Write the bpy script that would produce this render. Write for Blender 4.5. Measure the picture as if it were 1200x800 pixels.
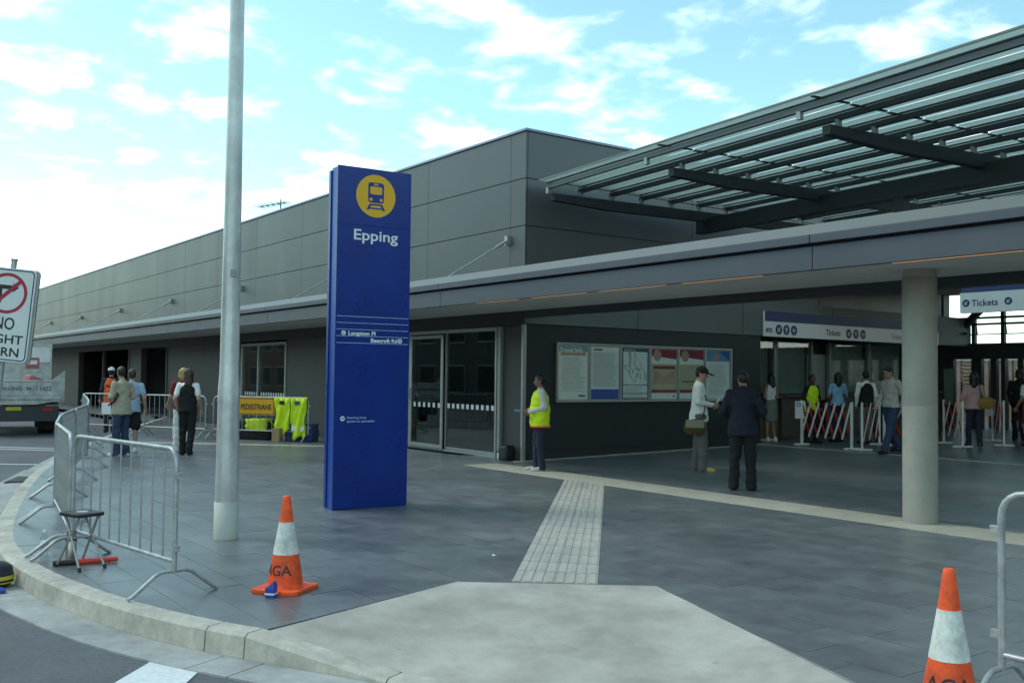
import bpy, bmesh, math, random
import numpy as np
from mathutils import Vector, Matrix
random.seed(7)
rng = np.random.default_rng(11)
for o in list(bpy.data.objects): bpy.data.objects.remove(o)
scene = bpy.context.scene
C = scene.collection
R = math.radians

# ------------------------------------------------------------------ camera
YAW, PITCH, ROLL, EYE = R(53.9), R(2.0956), R(0.651), 1.6
cd = bpy.data.cameras.new("camera"); cam = bpy.data.objects.new("camera", cd); C.objects.link(cam)
cd.sensor_width = 36; cd.lens = 36*1150/1200; cd.clip_end = 3000; cd.clip_start = .05
fw = Vector((-math.sin(YAW)*math.cos(PITCH), math.cos(YAW)*math.cos(PITCH), math.sin(PITCH)))
rt = Vector((math.cos(YAW), math.sin(YAW), 0)); up = rt.cross(fw)
r2 = rt*math.cos(ROLL)+up*math.sin(ROLL); u2 = -rt*math.sin(ROLL)+up*math.cos(ROLL)
m3 = Matrix((r2, u2, -fw)).transposed()
cam.matrix_world = Matrix.Translation((0, 0, EYE)) @ m3.to_4x4()
scene.camera = cam

# ------------------------------------------------------------------ sky
SUN_AZ, SUN_EL = R(222), R(50)          # direction towards the sun: azimuth from +X, elevation
sd = Vector((math.cos(SUN_AZ)*math.cos(SUN_EL), math.sin(SUN_AZ)*math.cos(SUN_EL), math.sin(SUN_EL)))
W = bpy.data.worlds.new("World"); scene.world = W; W.use_nodes = True
nt = W.node_tree; N = nt.nodes; L = nt.links
for n in list(N): N.remove(n)
def nd(t, **k):
    n = N.new(t)
    for a, b in k.items(): setattr(n, a, b)
    return n
def mth(op, a, b=None, c=None, clamp=False):
    n = nd('ShaderNodeMath', operation=op, use_clamp=clamp)
    for i, x in enumerate((a, b, c)):
        if x is None: continue
        if isinstance(x, (int, float)): n.inputs[i].default_value = x
        else: L.new(x, n.inputs[i])
    return n.outputs[0]
def mixc(f, a, b, bt='MIX'):
    n = nd('ShaderNodeMix', data_type='RGBA', blend_type=bt)
    for s, x in ((0, f), (6, a), (7, b)):
        if isinstance(x, (int, float)): n.inputs[s].default_value = x
        elif isinstance(x, tuple): n.inputs[s].default_value = (*x, 1)
        else: L.new(x, n.inputs[s])
    return n.outputs[2]
sky = nd('ShaderNodeTexSky', sky_type='NISHITA', sun_disc=False)
sky.sun_elevation = SUN_EL; sky.sun_rotation = math.atan2(sd.x, sd.y)
sky.air_density = 1.0; sky.dust_density = .6; sky.ozone_density = 1.2
tc = nd('ShaderNodeTexCoord'); sep = nd('ShaderNodeSeparateXYZ'); L.new(tc.outputs['Generated'], sep.inputs[0])
zz = mth('MAXIMUM', sep.outputs[2], 0.0)
den = mth('ADD', zz, 0.16)
cx = mth('DIVIDE', sep.outputs[0], den); cy = mth('DIVIDE', sep.outputs[1], den)
cmb = nd('ShaderNodeCombineXYZ'); L.new(cx, cmb.inputs[0]); L.new(cy, cmb.inputs[1])
n1 = nd('ShaderNodeTexNoise'); n1.inputs['Scale'].default_value = 5.6; n1.inputs['Detail'].default_value = 7; n1.inputs['Roughness'].default_value = .52; n1.inputs['Distortion'].default_value = .15
L.new(cmb.outputs[0], n1.inputs['Vector'])
n2 = nd('ShaderNodeTexNoise'); n2.inputs['Scale'].default_value = 1.1; n2.inputs['Detail'].default_value = 2
L.new(cmb.outputs[0], n2.inputs['Vector'])
low = mth('SUBTRACT', 1.0, mth('MULTIPLY', zz, 2.6), clamp=True)
d0 = mth('ADD', n1.outputs[0], mth('MULTIPLY', mth('SUBTRACT', n2.outputs[0], .5), .34))
d1 = mth('ADD', d0, mth('MULTIPLY', mth('POWER', low, 2.0), .10))
rmp = nd('ShaderNodeMapRange', interpolation_type='SMOOTHSTEP'); L.new(d1, rmp.inputs[0])
rmp.inputs[1].default_value = .47; rmp.inputs[2].default_value = .86
cl = mth('MULTIPLY', rmp.outputs[0], .92)
haze = mth('MULTIPLY', mth('POWER', low, 5.0), .45)
base = mixc(1.0, sky.outputs[0], (1.14, 1.44, 1.12), 'MULTIPLY')
c1 = mixc(haze, base, (11.5, 12.2, 12.2))
c2 = mixc(cl, c1, (12.4, 12.6, 12.2))
bg = nd('ShaderNodeBackground'); L.new(c2, bg.inputs[0]); bg.inputs[1].default_value = 0.092
wo = nd('ShaderNodeOutputWorld'); L.new(bg.outputs[0], wo.inputs[0])

sl = bpy.data.lights.new("sun", 'SUN'); sl.energy = 0.5; sl.angle = R(18); sl.color = (1, .97, .93)
so = bpy.data.objects.new("sun", sl); C.objects.link(so); so.rotation_euler = (-sd).to_track_quat('-Z', 'Y').to_euler()
scene.view_settings.view_transform = 'Standard'; scene.view_settings.look = 'None'
scene.view_settings.gamma = 1; scene.view_settings.exposure = 1.2
scene.render.engine = 'CYCLES'

# ------------------------------------------------------------------ materials
M = {}
def mat(name, col, rough=.6, metal=0, var=.12, vscale=6, bump=0, bscale=40, spec=.5, coat=0, emit=0, island=0, streak=0, dirt=0, coord='Object', spots=0, dscale=.55):
    m = bpy.data.materials.new(name); m.use_nodes = True; M[name] = m
    t = m.node_tree; p = t.nodes['Principled BSDF']; l = t.links
    p.inputs['Roughness'].default_value = rough; p.inputs['Metallic'].default_value = metal
    p.inputs['Specular IOR Level'].default_value = spec; p.inputs['Coat Weight'].default_value = coat
    tcn = t.nodes.new('ShaderNodeTexCoord'); src = tcn.outputs[coord]
    if streak:
        mp = t.nodes.new('ShaderNodeMapping'); mp.inputs['Scale'].default_value = (1, 1, streak); l.new(src, mp.inputs[0]); src = mp.outputs[0]
    nz = t.nodes.new('ShaderNodeTexNoise'); nz.inputs['Scale'].default_value = vscale; nz.inputs['Detail'].default_value = 5; nz.inputs['Roughness'].default_value = .62
    l.new(src, nz.inputs['Vector'])
    rm = t.nodes.new('ShaderNodeMapRange'); l.new(nz.outputs[0], rm.inputs[0])
    rm.inputs[1].default_value = .25; rm.inputs[2].default_value = .75
    rm.inputs[3].default_value = 1-var; rm.inputs[4].default_value = 1+var
    f = rm.outputs[0]
    if island:
        g = t.nodes.new('ShaderNodeNewGeometry'); oi = t.nodes.new('ShaderNodeObjectInfo')
        a = t.nodes.new('ShaderNodeMath'); a.operation = 'ADD'; l.new(g.outputs['Random Per Island'], a.inputs[0]); l.new(oi.outputs['Random'], a.inputs[1])
        fr = t.nodes.new('ShaderNodeMath'); fr.operation = 'FRACT'; l.new(a.outputs[0], fr.inputs[0])
        r_ = t.nodes.new('ShaderNodeMapRange'); l.new(fr.outputs[0], r_.inputs[0]); r_.inputs[3].default_value = 1-island; r_.inputs[4].default_value = 1+island
        mu = t.nodes.new('ShaderNodeMath'); mu.operation = 'MULTIPLY'; l.new(f, mu.inputs[0]); l.new(r_.outputs[0], mu.inputs[1]); f = mu.outputs[0]
    if dirt:
        n3 = t.nodes.new('ShaderNodeTexNoise'); n3.inputs['Scale'].default_value = dscale; n3.inputs['Detail'].default_value = 6; n3.inputs['Roughness'].default_value = .7
        l.new(tcn.outputs[coord], n3.inputs['Vector'])
        r3 = t.nodes.new('ShaderNodeMapRange'); l.new(n3.outputs[0], r3.inputs[0]); r3.inputs[1].default_value = .35; r3.inputs[2].default_value = .65
        r3.inputs[3].default_value = 1-dirt; r3.inputs[4].default_value = 1+dirt*.5
        mu = t.nodes.new('ShaderNodeMath'); mu.operation = 'MULTIPLY'; l.new(f, mu.inputs[0]); l.new(r3.outputs[0], mu.inputs[1]); f = mu.outputs[0]
    if spots:      # trodden gum and drips
        vo = t.nodes.new('ShaderNodeTexVoronoi'); vo.inputs['Scale'].default_value = 2.3; l.new(tcn.outputs[coord], vo.inputs['Vector'])
        r4 = t.nodes.new('ShaderNodeMapRange'); l.new(vo.outputs['Distance'], r4.inputs[0]); r4.inputs[1].default_value = .035; r4.inputs[2].default_value = .06; r4.inputs[3].default_value = .84; r4.inputs[4].default_value = 1
        mu = t.nodes.new('ShaderNodeMath'); mu.operation = 'MULTIPLY'; l.new(f, mu.inputs[0]); l.new(r4.outputs[0], mu.inputs[1]); f = mu.outputs[0]
    vm = t.nodes.new('ShaderNodeVectorMath'); vm.operation = 'SCALE'; vm.inputs[0].default_value = col[:3]; l.new(f, vm.inputs['Scale'])
    l.new(vm.outputs[0], p.inputs['Base Color'])
    rr = t.nodes.new('ShaderNodeMapRange'); l.new(nz.outputs[0], rr.inputs[0]); rr.inputs[3].default_value = max(.02, rough-.08); rr.inputs[4].default_value = min(1, rough+.1)
    l.new(rr.outputs[0], p.inputs['Roughness'])
    if bump:
        nb = t.nodes.new('ShaderNodeTexNoise'); nb.inputs['Scale'].default_value = bscale; nb.inputs['Detail'].default_value = 4; l.new(tcn.outputs[coord], nb.inputs['Vector'])
        b = t.nodes.new('ShaderNodeBump'); b.inputs['Strength'].default_value = 1; b.inputs['Distance'].default_value = bump; l.new(nb.outputs[0], b.inputs['Height']); l.new(b.outputs[0], p.inputs['Normal'])
    if emit:
        p.inputs['Emission Color'].default_value = (*col[:3], 1); p.inputs['Emission Strength'].default_value = emit
    return m
def schlick(t):
    lw = t.nodes.new('ShaderNodeLayerWeight'); pw_ = t.nodes.new('ShaderNodeMath'); pw_.operation = 'POWER'; t.links.new(lw.outputs['Facing'], pw_.inputs[0]); pw_.inputs[1].default_value = 5
    ma = t.nodes.new('ShaderNodeMath'); ma.operation = 'MULTIPLY_ADD'; t.links.new(pw_.outputs[0], ma.inputs[0]); ma.inputs[1].default_value = .94; ma.inputs[2].default_value = .05
    return ma.outputs[0]
def glass(name, col, rough=.02, trans=.9, spec=.5):
    # thin architectural glass: mostly see-through, reflecting by angle
    m = bpy.data.materials.new(name); m.use_nodes = True; M[name] = m
    t = m.node_tree; l = t.links; t.nodes.remove(t.nodes['Principled BSDF']); out = t.nodes['Material Output']
    tr = t.nodes.new('ShaderNodeBsdfTransparent'); tr.inputs[0].default_value = (*[c*trans for c in col], 1)
    gl = t.nodes.new('ShaderNodeBsdfGlossy'); gl.inputs['Roughness'].default_value = rough; gl.inputs[0].default_value = (.95, .97, 1, 1)
    fo = schlick(t)
    mx = t.nodes.new('ShaderNodeMixShader'); l.new(fo, mx.inputs[0]); l.new(tr.outputs[0], mx.inputs[1]); l.new(gl.outputs[0], mx.inputs[2])
    l.new(mx.outputs[0], out.inputs[0]); return m
def frit(name, col):
    m = bpy.data.materials.new(name); m.use_nodes = True; M[name] = m
    t = m.node_tree; l = t.links; t.nodes.remove(t.nodes['Principled BSDF']); out = t.nodes['Material Output']
    tr = t.nodes.new('ShaderNodeBsdfTransparent'); tr.inputs[0].default_value = (.62, .74, .70, 1)
    tl = t.nodes.new('ShaderNodeBsdfTranslucent'); tl.inputs[0].default_value = (*col, 1)
    df = t.nodes.new('ShaderNodeBsdfDiffuse'); df.inputs[0].default_value = (*col, 1)
    nz = t.nodes.new('ShaderNodeTexNoise'); nz.inputs['Scale'].default_value = 1.3; tcn = t.nodes.new('ShaderNodeTexCoord'); l.new(tcn.outputs['Object'], nz.inputs['Vector'])
    a = t.nodes.new('ShaderNodeMixShader'); a.inputs[0].default_value = .25; l.new(tl.outputs[0], a.inputs[1]); l.new(df.outputs[0], a.inputs[2])
    b = t.nodes.new('ShaderNodeMixShader'); rr = t.nodes.new('ShaderNodeMapRange'); l.new(nz.outputs[0], rr.inputs[0]); rr.inputs[3].default_value = .06; rr.inputs[4].default_value = .2
    l.new(rr.outputs[0], b.inputs[0]); l.new(a.outputs[0], b.inputs[1]); l.new(tr.outputs[0], b.inputs[2])
    gl = t.nodes.new('ShaderNodeBsdfGlossy'); gl.inputs['Roughness'].default_value = .08
    c = t.nodes.new('ShaderNodeMixShader')
    l.new(schlick(t), c.inputs[0]); l.new(b.outputs[0], c.inputs[1]); l.new(gl.outputs[0], c.inputs[2]); l.new(c.outputs[0], out.inputs[0]); return m

mat('asphalt', (.11, .115, .123), .85, var=.25, vscale=30, bump=.004, bscale=160, dirt=.25)
mat('slate', (.140, .150, .155), .35, var=.24, vscale=3.6, bump=.0012, bscale=45, island=.12, dirt=.28, spots=1)
mat('grout', (.110, .118, .122), .85)
mat('kerb_concrete', (.50, .47, .40), .85, var=.16, vscale=11, bump=.003, bscale=60, dirt=.3, dscale=2.2)
mat('gutter_concrete', (.36, .365, .35), .85, var=.14, vscale=9, bump=.002, bscale=90, dirt=.28, dscale=1.6)
mat('ramp_concrete', (.415, .39, .34), .85, var=.12, vscale=3.5, bump=.0018, bscale=70, dirt=.26, spots=1, dscale=1.3)
mat('cream_paver', (.40, .38, .31), .75, var=.12, vscale=9, island=.08, dirt=.1)
mat('tactile', (.41, .395, .345), .75, var=.12, vscale=9, island=.08, dirt=.12)
mat('line_paint', (.68, .70, .70), .7, var=.18, vscale=25, dirt=.12)
mat('iron', (.11, .11, .11), .6, .5)
mat('panel', (.084, .089, .095), .45, .2, var=.06, vscale=1.0, island=.04, streak=.15, dirt=.06)
mat('panel_gap', (.06, .065, .065), .8)
mat('parapet_cap', (.20, .21, .30), .35, .4, var=.05)
mat('return_panel_lit', (.10, .106, .11), .4, .25, var=.04, vscale=1.2, island=.03)  # cladding copy with the return wall's brighter light put into its colour
mat('fascia', (.078, .083, .10), .5, .1, var=.07, vscale=2, dirt=.08)
mat('flashing', (.125, .135, .13), .45, .3, var=.08, vscale=3, streak=.3)
mat('soffit', (.58, .57, .53), .6, var=.05, vscale=2)
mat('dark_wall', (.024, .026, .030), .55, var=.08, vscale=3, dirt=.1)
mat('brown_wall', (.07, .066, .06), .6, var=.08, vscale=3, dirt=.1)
mat('bulkhead', (.16, .17, .165), .55, var=.05, vscale=2)
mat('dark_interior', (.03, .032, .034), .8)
mat('aluminium', (.46, .46, .45), .38, .75, var=.06)
mat('dull_alu', (.34, .345, .33), .45, .5, var=.06)
mat('galv', (.42, .435, .435), .42, .45, var=.2, vscale=18, dirt=.25, dscale=5)
mat('galv_pole', (.56, .575, .56), .36, .4, var=.18, vscale=9, dirt=.22, dscale=2.5, streak=.25)
mat('pole_sleeve', (.46, .48, .42), .6, var=.08, vscale=6, dirt=.12)
mat('column_concrete', (.34, .325, .275), .8, var=.09, vscale=4, bump=.001, bscale=50, dirt=.14)
mat('steel_dark', (.045, .052, .06), .5, .3, var=.1)
mat('steel_mid', (.10, .11, .12), .45, .4, var=.1)
mat('strip_lamp', (1.0, .45, .14), .5, emit=.55)
mat('sign_backlit', (.66, .70, .69), .5, var=.03, emit=.03)
mat('white_print', (.8, .8, .78), .5, var=.04)
mat('paper', (.86, .87, .84), .6, var=.05)
mat('ink', (.03, .035, .05), .6)
mat('grey_ink', (.46, .49, .49), .6)
mat('sign_blue', (.004, .029, .225), .28, spec=.4, var=.08, vscale=3, dirt=.14, dscale=1.6)
mat('sign_blue_lit', (.006, .055, .30), .35, var=.05)  # lighter blue carries the sky's sheen on the pylon sides
mat('navy_ink', (.02, .03, .14), .5)
mat('band_blue', (.03, .05, .17), .5)
mat('thin_line', (.36, .44, .62), .5)
mat('yellow_disc', (.80, .43, .012), .45, var=.03)
mat('sign_white', (.74, .76, .73), .5, var=.05, dirt=.05)
mat('sign_red', (.42, .02, .05), .5)
mat('sign_black', (.02, .02, .022), .5)
mat('cone_orange', (.88, .095, .015), .55, var=.10, vscale=18, dirt=.4, dscale=7)
mat('cone_white', (.66, .67, .62), .6, var=.10, vscale=30, dirt=.3, dscale=12)
mat('black_plastic', (.018, .018, .02), .5)
mat('black_fabric', (.02, .02, .022), .85)
mat('wand_red', (.75, .06, .03), .35, coat=.3)
mat('flask_steel', (.42, .42, .40), .3, .9)
mat('bottle_label', (.6, .63, .66), .5)
mat('pkg_blue', (.02, .06, .36), .4)
mat('truck_white', (.52, .54, .50), .5, var=.12, vscale=5, dirt=.3, dscale=2.5)
mat('rubber', (.018, .018, .018), .85)
mat('plate_yellow', (.55, .46, .03), .5)
mat('lamp_red', (.30, .01, .01), .3)
mat('pink_red', (.36, .12, .12), .6)
mat('cloth_blue', (.05, .08, .2), .8)
mat('sign_orange', (.76, .36, .01), .5, var=.04)
mat('hivis', (.62, .80, .01), .75, var=.1, vscale=14)
mat('hivis_orange', (.85, .13, .02), .75, var=.1)
mat('reflective', (.55, .56, .55), .4)
mat('cardboard', (.36, .25, .14), .8)
mat('barrier_white', (.82, .81, .78), .5, var=.06)
mat('barrier_red', (.55, .03, .03), .5, var=.06)
mat('green_panel', (.20, .30, .22), .5)
mat('brick_far', (.30, .20, .14), .8)
mat('shutter', (.28, .25, .21), .7)
mat('screen_green', (.20, .27, .24), .5)
mat('counter', (.15, .12, .10), .5)
glass('door_glass', (.75, .82, .82))
glass('clear_glass', (.97, .99, .98), trans=1)
frit('roof_glass', (.72, .80, .77))
glass('bottle_plastic', (.9, .93, .95), .05, .95)
# ------------------------------------------------------------------ mesh helpers
def wm(o):
    m = o.matrix_basis.copy()
    if o.parent: m = wm(o.parent) @ o.matrix_parent_inverse @ m
    return m
class MB:
    def __init__(s): s.v = []; s.f = []; s.m = []; s.s = []
    def add(s, vs, fs, m=0, smooth=False):
        b = len(s.v); s.v += [tuple(p) for p in vs]
        for f in fs: s.f.append(tuple(b+i for i in f)); s.m.append(m); s.s.append(smooth)
        return s
    def box(s, c, sz, rz=0, m=0):
        x, y, z = sz[0]/2, sz[1]/2, sz[2]/2; ca, sa = math.cos(rz), math.sin(rz); vs = []
        for dz in (-z, z):
            for dx, dy in ((-x, -y), (x, -y), (x, y), (-x, y)):
                vs.append((c[0]+dx*ca-dy*sa, c[1]+dx*sa+dy*ca, c[2]+dz))
        return s.add(vs, [(3, 2, 1, 0), (4, 5, 6, 7), (0, 1, 5, 4), (1, 2, 6, 5), (2, 3, 7, 6), (3, 0, 4, 7)], m)
    def bx(s, x0, x1, y0, y1, z0, z1, m=0):
        return s.box(((x0+x1)/2, (y0+y1)/2, (z0+z1)/2), (x1-x0, y1-y0, z1-z0), 0, m)
    def beam(s, a, b, w, h, m=0, upv=(0, 0, 1)):
        a = Vector(a); b = Vector(b); d = (b-a).normalized(); u = Vector(upv)
        if abs(d.dot(u)) > .98: u = Vector((1, 0, 0))
        r = d.cross(u).normalized(); u = r.cross(d); vs = []
        for p in (a, b):
            for i, j in ((-1, -1), (1, -1), (1, 1), (-1, 1)): vs.append(p+r*(i*w/2)+u*(j*h/2))
        return s.add(vs, [(3, 2, 1, 0), (4, 5, 6, 7), (0, 1, 5, 4), (1, 2, 6, 5), (2, 3, 7, 6), (3, 0, 4, 7)], m)
    def tube(s, path, r, n=10, m=0, closed=False):
        P = [Vector(p) for p in path]; k = len(P); rs = r if isinstance(r, (list, tuple)) else [r]*k
        vs = []; prev = None
        for i, p in enumerate(P):
            d = (P[(i+1) % k]-P[i-1]) if closed else (P[min(i+1, k-1)]-P[max(i-1, 0)])
            d.normalize()
            if prev is None:
                u = Vector((0, 0, 1)) if abs(d.z) < .9 else Vector((1, 0, 0)); a = d.cross(u).normalized()
            else:
                a = prev-d*prev.dot(d); a.normalize()
            prev = a; b = d.cross(a)
            for j in range(n):
                t = 2*math.pi*j/n; vs.append(p+a*(math.cos(t)*rs[i])+b*(math.sin(t)*rs[i]))
        fs = []
        for i in range(k if closed else k-1):
            for j in range(n):
                q = (j+1) % n; i2 = (i+1) % k
                fs.append((i*n+j, i2*n+j, i2*n+q, i*n+q))
        s.add(vs, [f[::-1] for f in fs], m, True)
        if not closed:
            s.add(vs[:n], [tuple(range(n))], m); s.add(vs[-n:], [tuple(reversed(range(n)))], m)
        return s
    def lathe(s, prof, n=24, c=(0, 0, 0), m=0, ms=None, smooth=True):
        vs = []
        for r, z in prof:
            for j in range(n):
                t = 2*math.pi*j/n; vs.append((c[0]+r*math.cos(t), c[1]+r*math.sin(t), c[2]+z))
        b = len(s.v); s.v += vs
        for i in range(len(prof)-1):
            for j in range(n):
                q = (j+1) % n; s.f.append((b+i*n+j, b+i*n+q, b+(i+1)*n+q, b+(i+1)*n+j)); s.m.append(ms[i] if ms else m); s.s.append(smooth)
        s.add(vs[:n], [tuple(reversed(range(n)))], ms[0] if ms else m); s.add(vs[-n:], [tuple(range(n))], ms[-1] if ms else m)
        return s
    def prism(s, poly, z0, z1, m=0):
        n = len(poly); a = sum(poly[i][0]*poly[(i+1) % n][1]-poly[(i+1) % n][0]*poly[i][1] for i in range(n))
        if a < 0: poly = poly[::-1]
        g0 = z0 if callable(z0) else (lambda x, y: z0); g1 = z1 if callable(z1) else (lambda x, y: z1)
        vs = [(x, y, g0(x, y)) for x, y in poly]+[(x, y, g1(x, y)) for x, y in poly]
        fs = [tuple(reversed(range(n))), tuple(range(n, 2*n))]+[(i, (i+1) % n, n+(i+1) % n, n+i) for i in range(n)]
        return s.add(vs, fs, m)
    def xf(s, mtx, start=0):
        for i in range(start, len(s.v)): s.v[i] = tuple(mtx @ Vector(s.v[i]))
        return s
    def mesh(s, name, mats, bev=0):
        me = bpy.data.meshes.new(name); me.from_pydata([tuple(p) for p in s.v], [], s.f)
        for q in (mats if isinstance(mats, (list, tuple)) else [mats]): me.materials.append(M[q])
        me.polygons.foreach_set('material_index', s.m); me.polygons.foreach_set('use_smooth', s.s)
        if bev:
            bm = bmesh.new(); bm.from_mesh(me)
            bmesh.ops.bevel(bm, geom=[e for e in bm.edges if len(e.link_faces) == 2 and e.calc_face_angle(0) > .6], offset=bev, segments=2, affect='EDGES', profile=.6, clamp_overlap=True)
            bm.to_mesh(me); bm.free()
        me.update(); return me
    def build(s, name, mats, parent=None, bev=0, world=True):
        return place(name, s.mesh(name, mats, bev), parent, world)
def place(name, me, parent=None, world=True, loc=None, rz=0):
    o = bpy.data.objects.new(name, me); C.objects.link(o)
    if loc is not None: o.location = loc; o.rotation_euler = (0, 0, rz)
    if parent:
        o.parent = parent
        if world: o.matrix_parent_inverse = wm(parent).inverted()
    return o
def tag(o, label, cat, group=None):
    o['label'] = label; o['category'] = cat
    if group: o['group'] = group
    return o
def thing(name, label, cat, loc=(0, 0, 0), rz=0, group=None):
    o = bpy.data.objects.new(name, None); C.objects.link(o); o.location = loc; o.rotation_euler = (0, 0, rz); o.empty_display_size = .1
    return tag(o, label, cat, group)
def structure(o): o['kind'] = 'structure'; return o
def copy_tree(o, parent=None):
    c = o.copy(); C.objects.link(c)
    if parent: c.parent = parent; c.matrix_parent_inverse = o.matrix_parent_inverse.copy()
    for ch in list(o.children): copy_tree(ch, c)
    return c
def text_mesh(txt, size, bold=0, ext=.0012, align='LEFT'):
    cu = bpy.data.curves.new('t', 'FONT'); cu.body = txt; cu.size = size; cu.offset = bold; cu.extrude = ext; cu.align_x = align; cu.resolution_u = 3
    o = bpy.data.objects.new('t', cu); me = bpy.data.meshes.new_from_object(o)
    bpy.data.objects.remove(o); return me
def put_text(txt, size, origin, right, upv, material, parent, bold=0, align='LEFT', name='lettering', sx=1.0):
    me = text_mesh(txt, size, bold, align=align); me.materials.clear(); me.materials.append(M[material])
    r = Vector(right).normalized(); u = Vector(upv).normalized(); n = r.cross(u)
    mt = Matrix((r*sx, u, n)).transposed().to_4x4(); mt.translation = Vector(origin); me.transform(mt)
    return place(name, me, parent)
# flat shapes on a plane: origin o, axes r,u ; thickness t along normal
def disc(mb, o, r, u, rad, t=.003, n=28, m=0, inner=0):
    r = Vector(r); u = Vector(u); nn = r.cross(u); o = Vector(o)
    if not inner:
        vs = [o+r*(rad*math.cos(2*math.pi*i/n))+u*(rad*math.sin(2*math.pi*i/n))+nn*d for d in (0, t) for i in range(n)]
        mb.add(vs, [tuple(range(n, 2*n))]+[(i, (i+1) % n, n+(i+1) % n, n+i) for i in range(n)], m)
    else:
        vs = [o+r*(q*math.cos(2*math.pi*i/n))+u*(q*math.sin(2*math.pi*i/n))+nn*d for d in (0, t) for q in (inner, rad) for i in range(n)]
        fs = []
        for i in range(n):
            j = (i+1) % n; fs += [(2*n+i, 3*n+i, 3*n+j, 2*n+j), (n+i, n+j, 3*n+j, 3*n+i), (j, i, 2*n+i, 2*n+j)]
        mb.add(vs, fs, m)
    return mb
def poly3(mb, o, r, u, pts, t=.003, m=0):
    r = Vector(r); u = Vector(u); nn = r.cross(u); o = Vector(o); n = len(pts)
    a = sum(pts[i][0]*pts[(i+1) % n][1]-pts[(i+1) % n][0]*pts[i][1] for i in range(n))
    if a < 0: pts = pts[::-1]
    vs = [o+r*x+u*y+nn*d for d in (0, t) for x, y in pts]
    return mb.add(vs, [tuple(range(n, 2*n))]+[(i, (i+1) % n, n+(i+1) % n, n+i) for i in range(n)], m)
def rect3(mb, o, r, u, x0, x1, y0, y1, t=.003, m=0): return poly3(mb, o, r, u, [(x0, y0), (x1, y0), (x1, y1), (x0, y1)], t, m)

# ------------------------------------------------------------------ ground, kerb, paving
SLOPE = .017
def floor_z(y): return SLOPE*max(0, y-11.0)
KIN = [(-60, 22), (-40, 12.5), (-24, 5.55), (-18.4, 3.6), (-15.9, 2.9), (-13.2, 2.26), (-11.4, 1.88), (-10.3, 1.71), (-9.3, 1.665), (-8.44, 1.73), (-7.7, 1.86), (-7.1, 1.99), (-6.48, 2.20), (-5.93, 2.45), (6, 8.6)]
def smooth_poly(P, it=2):
    for _ in range(it):
        Q = [P[0]]
        for a, b in zip(P, P[1:]): Q += [(a[0]*.75+b[0]*.25, a[1]*.75+b[1]*.25), (a[0]*.25+b[0]*.75, a[1]*.25+b[1]*.75)]
        P = Q+[P[-1]]
    return P
KI = smooth_poly(KIN)
def offs(P, d):      # offset to the road side
    out = []
    for i, p in enumerate(P):
        a = P[max(i-1, 0)]; b = P[min(i+1, len(P)-1)]; dx, dy = b[0]-a[0], b[1]-a[1]; l = math.hypot(dx, dy)
        out.append((p[0]+dy/l*d, p[1]-dx/l*d))
    return out
KO = offs(KI, .16); KB = offs(KI, .175); GO = offs(KI, .50)
structure(MB().add([(-900, -900, -.158), (900, -900, -.158), (900, 900, -.158), (-900, 900, -.158)], [(0, 1, 2, 3)]).build('road', 'asphalt'))
RAMP = [(-6.5, 4.23), (-5.53, 5.44), (-2.34, 4.28), (-4.4, 3.2), (-5.93, 2.42)]
# kerb stones, each its own piece; the crossing ramp drops the kerb between d and c
acc = [0]
for a, b in zip(KI, KI[1:]): acc.append(acc[-1]+math.hypot(b[0]-a[0], b[1]-a[1]))
def at_s(P, s):
    for i in range(len(acc)-1):
        if acc[i+1] >= s:
            t = (s-acc[i])/(acc[i+1]-acc[i]); return (P[i][0]*(1-t)+P[i+1][0]*t, P[i][1]*(1-t)+P[i+1][1]*t)
    return P[-1]
def s_at(x):
    for i in range(len(KI)-1):
        if KI[i+1][0] >= x: return acc[i]+(acc[i+1]-acc[i])*(x-KI[i][0])/(KI[i+1][0]-KI[i][0])
s1, s2, s3, s4 = s_at(-5.98), s_at(-5.05), s_at(-3.3), s_at(-2.34)
def kdrop(s):        # height of the kerb top along its length
    if s < s1 or s > s4: return 0
    if s < s2: return -.125*(s-s1)/(s2-s1)
    if s > s3: return -.125*(s4-s)/(s4-s3)
    return -.125
def strip(name, s0, s1_, profile, material, parent, step=.22, bev=0):
    k = max(2, int((s1_-s0)/step)+1); mb = MB(); n = len(profile); vs = []
    for i in range(k+1):
        s = s0+(s1_-s0)*i/k
        for P, z in profile:
            x, y = at_s(P, s); vs.append((x, y, z(s) if callable(z) else z))
    fs = [tuple(range(n)), tuple(reversed(range(k*n, k*n+n)))]
    for i in range(k):
        for j in range(n):
            q = (j+1) % n; fs.append((i*n+q, i*n+j, (i+1)*n+j, (i+1)*n+q))
    mb.add(vs, fs); return mb.build(name, material, parent, bev=bev)
kerb = structure(bpy.data.objects.new('kerb', None)); C.objects.link(kerb)
gutter = structure(bpy.data.objects.new('gutter', None)); C.objects.link(gutter)
KCH = offs(KI, .135)
sj = s_at(-8.75); sj2 = s_at(-6.27)
cuts = [s_at(-40), s_at(-30), s_at(-24), s_at(-20), s_at(-17.2), s_at(-14.8), s_at(-12.6), s_at(-10.7), sj, sj2, s1, s2, s3, s4, s_at(-.5), s_at(3), s_at(5.5)]
for a, b in zip(cuts, cuts[1:]):
    strip('kerb_stone', a+.005, b-.005, [(KI, -.2), (KI, kdrop), (KCH, kdrop), (KO, lambda s: kdrop(s)-.02), (KB, -.2)], 'kerb_concrete', kerb)
    strip('gutter_slab', a+.18, b+.17, [(KB, -.3), (KB, -.150), (GO, -.146), (GO, -.3)], 'gutter_concrete', gutter)
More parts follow.
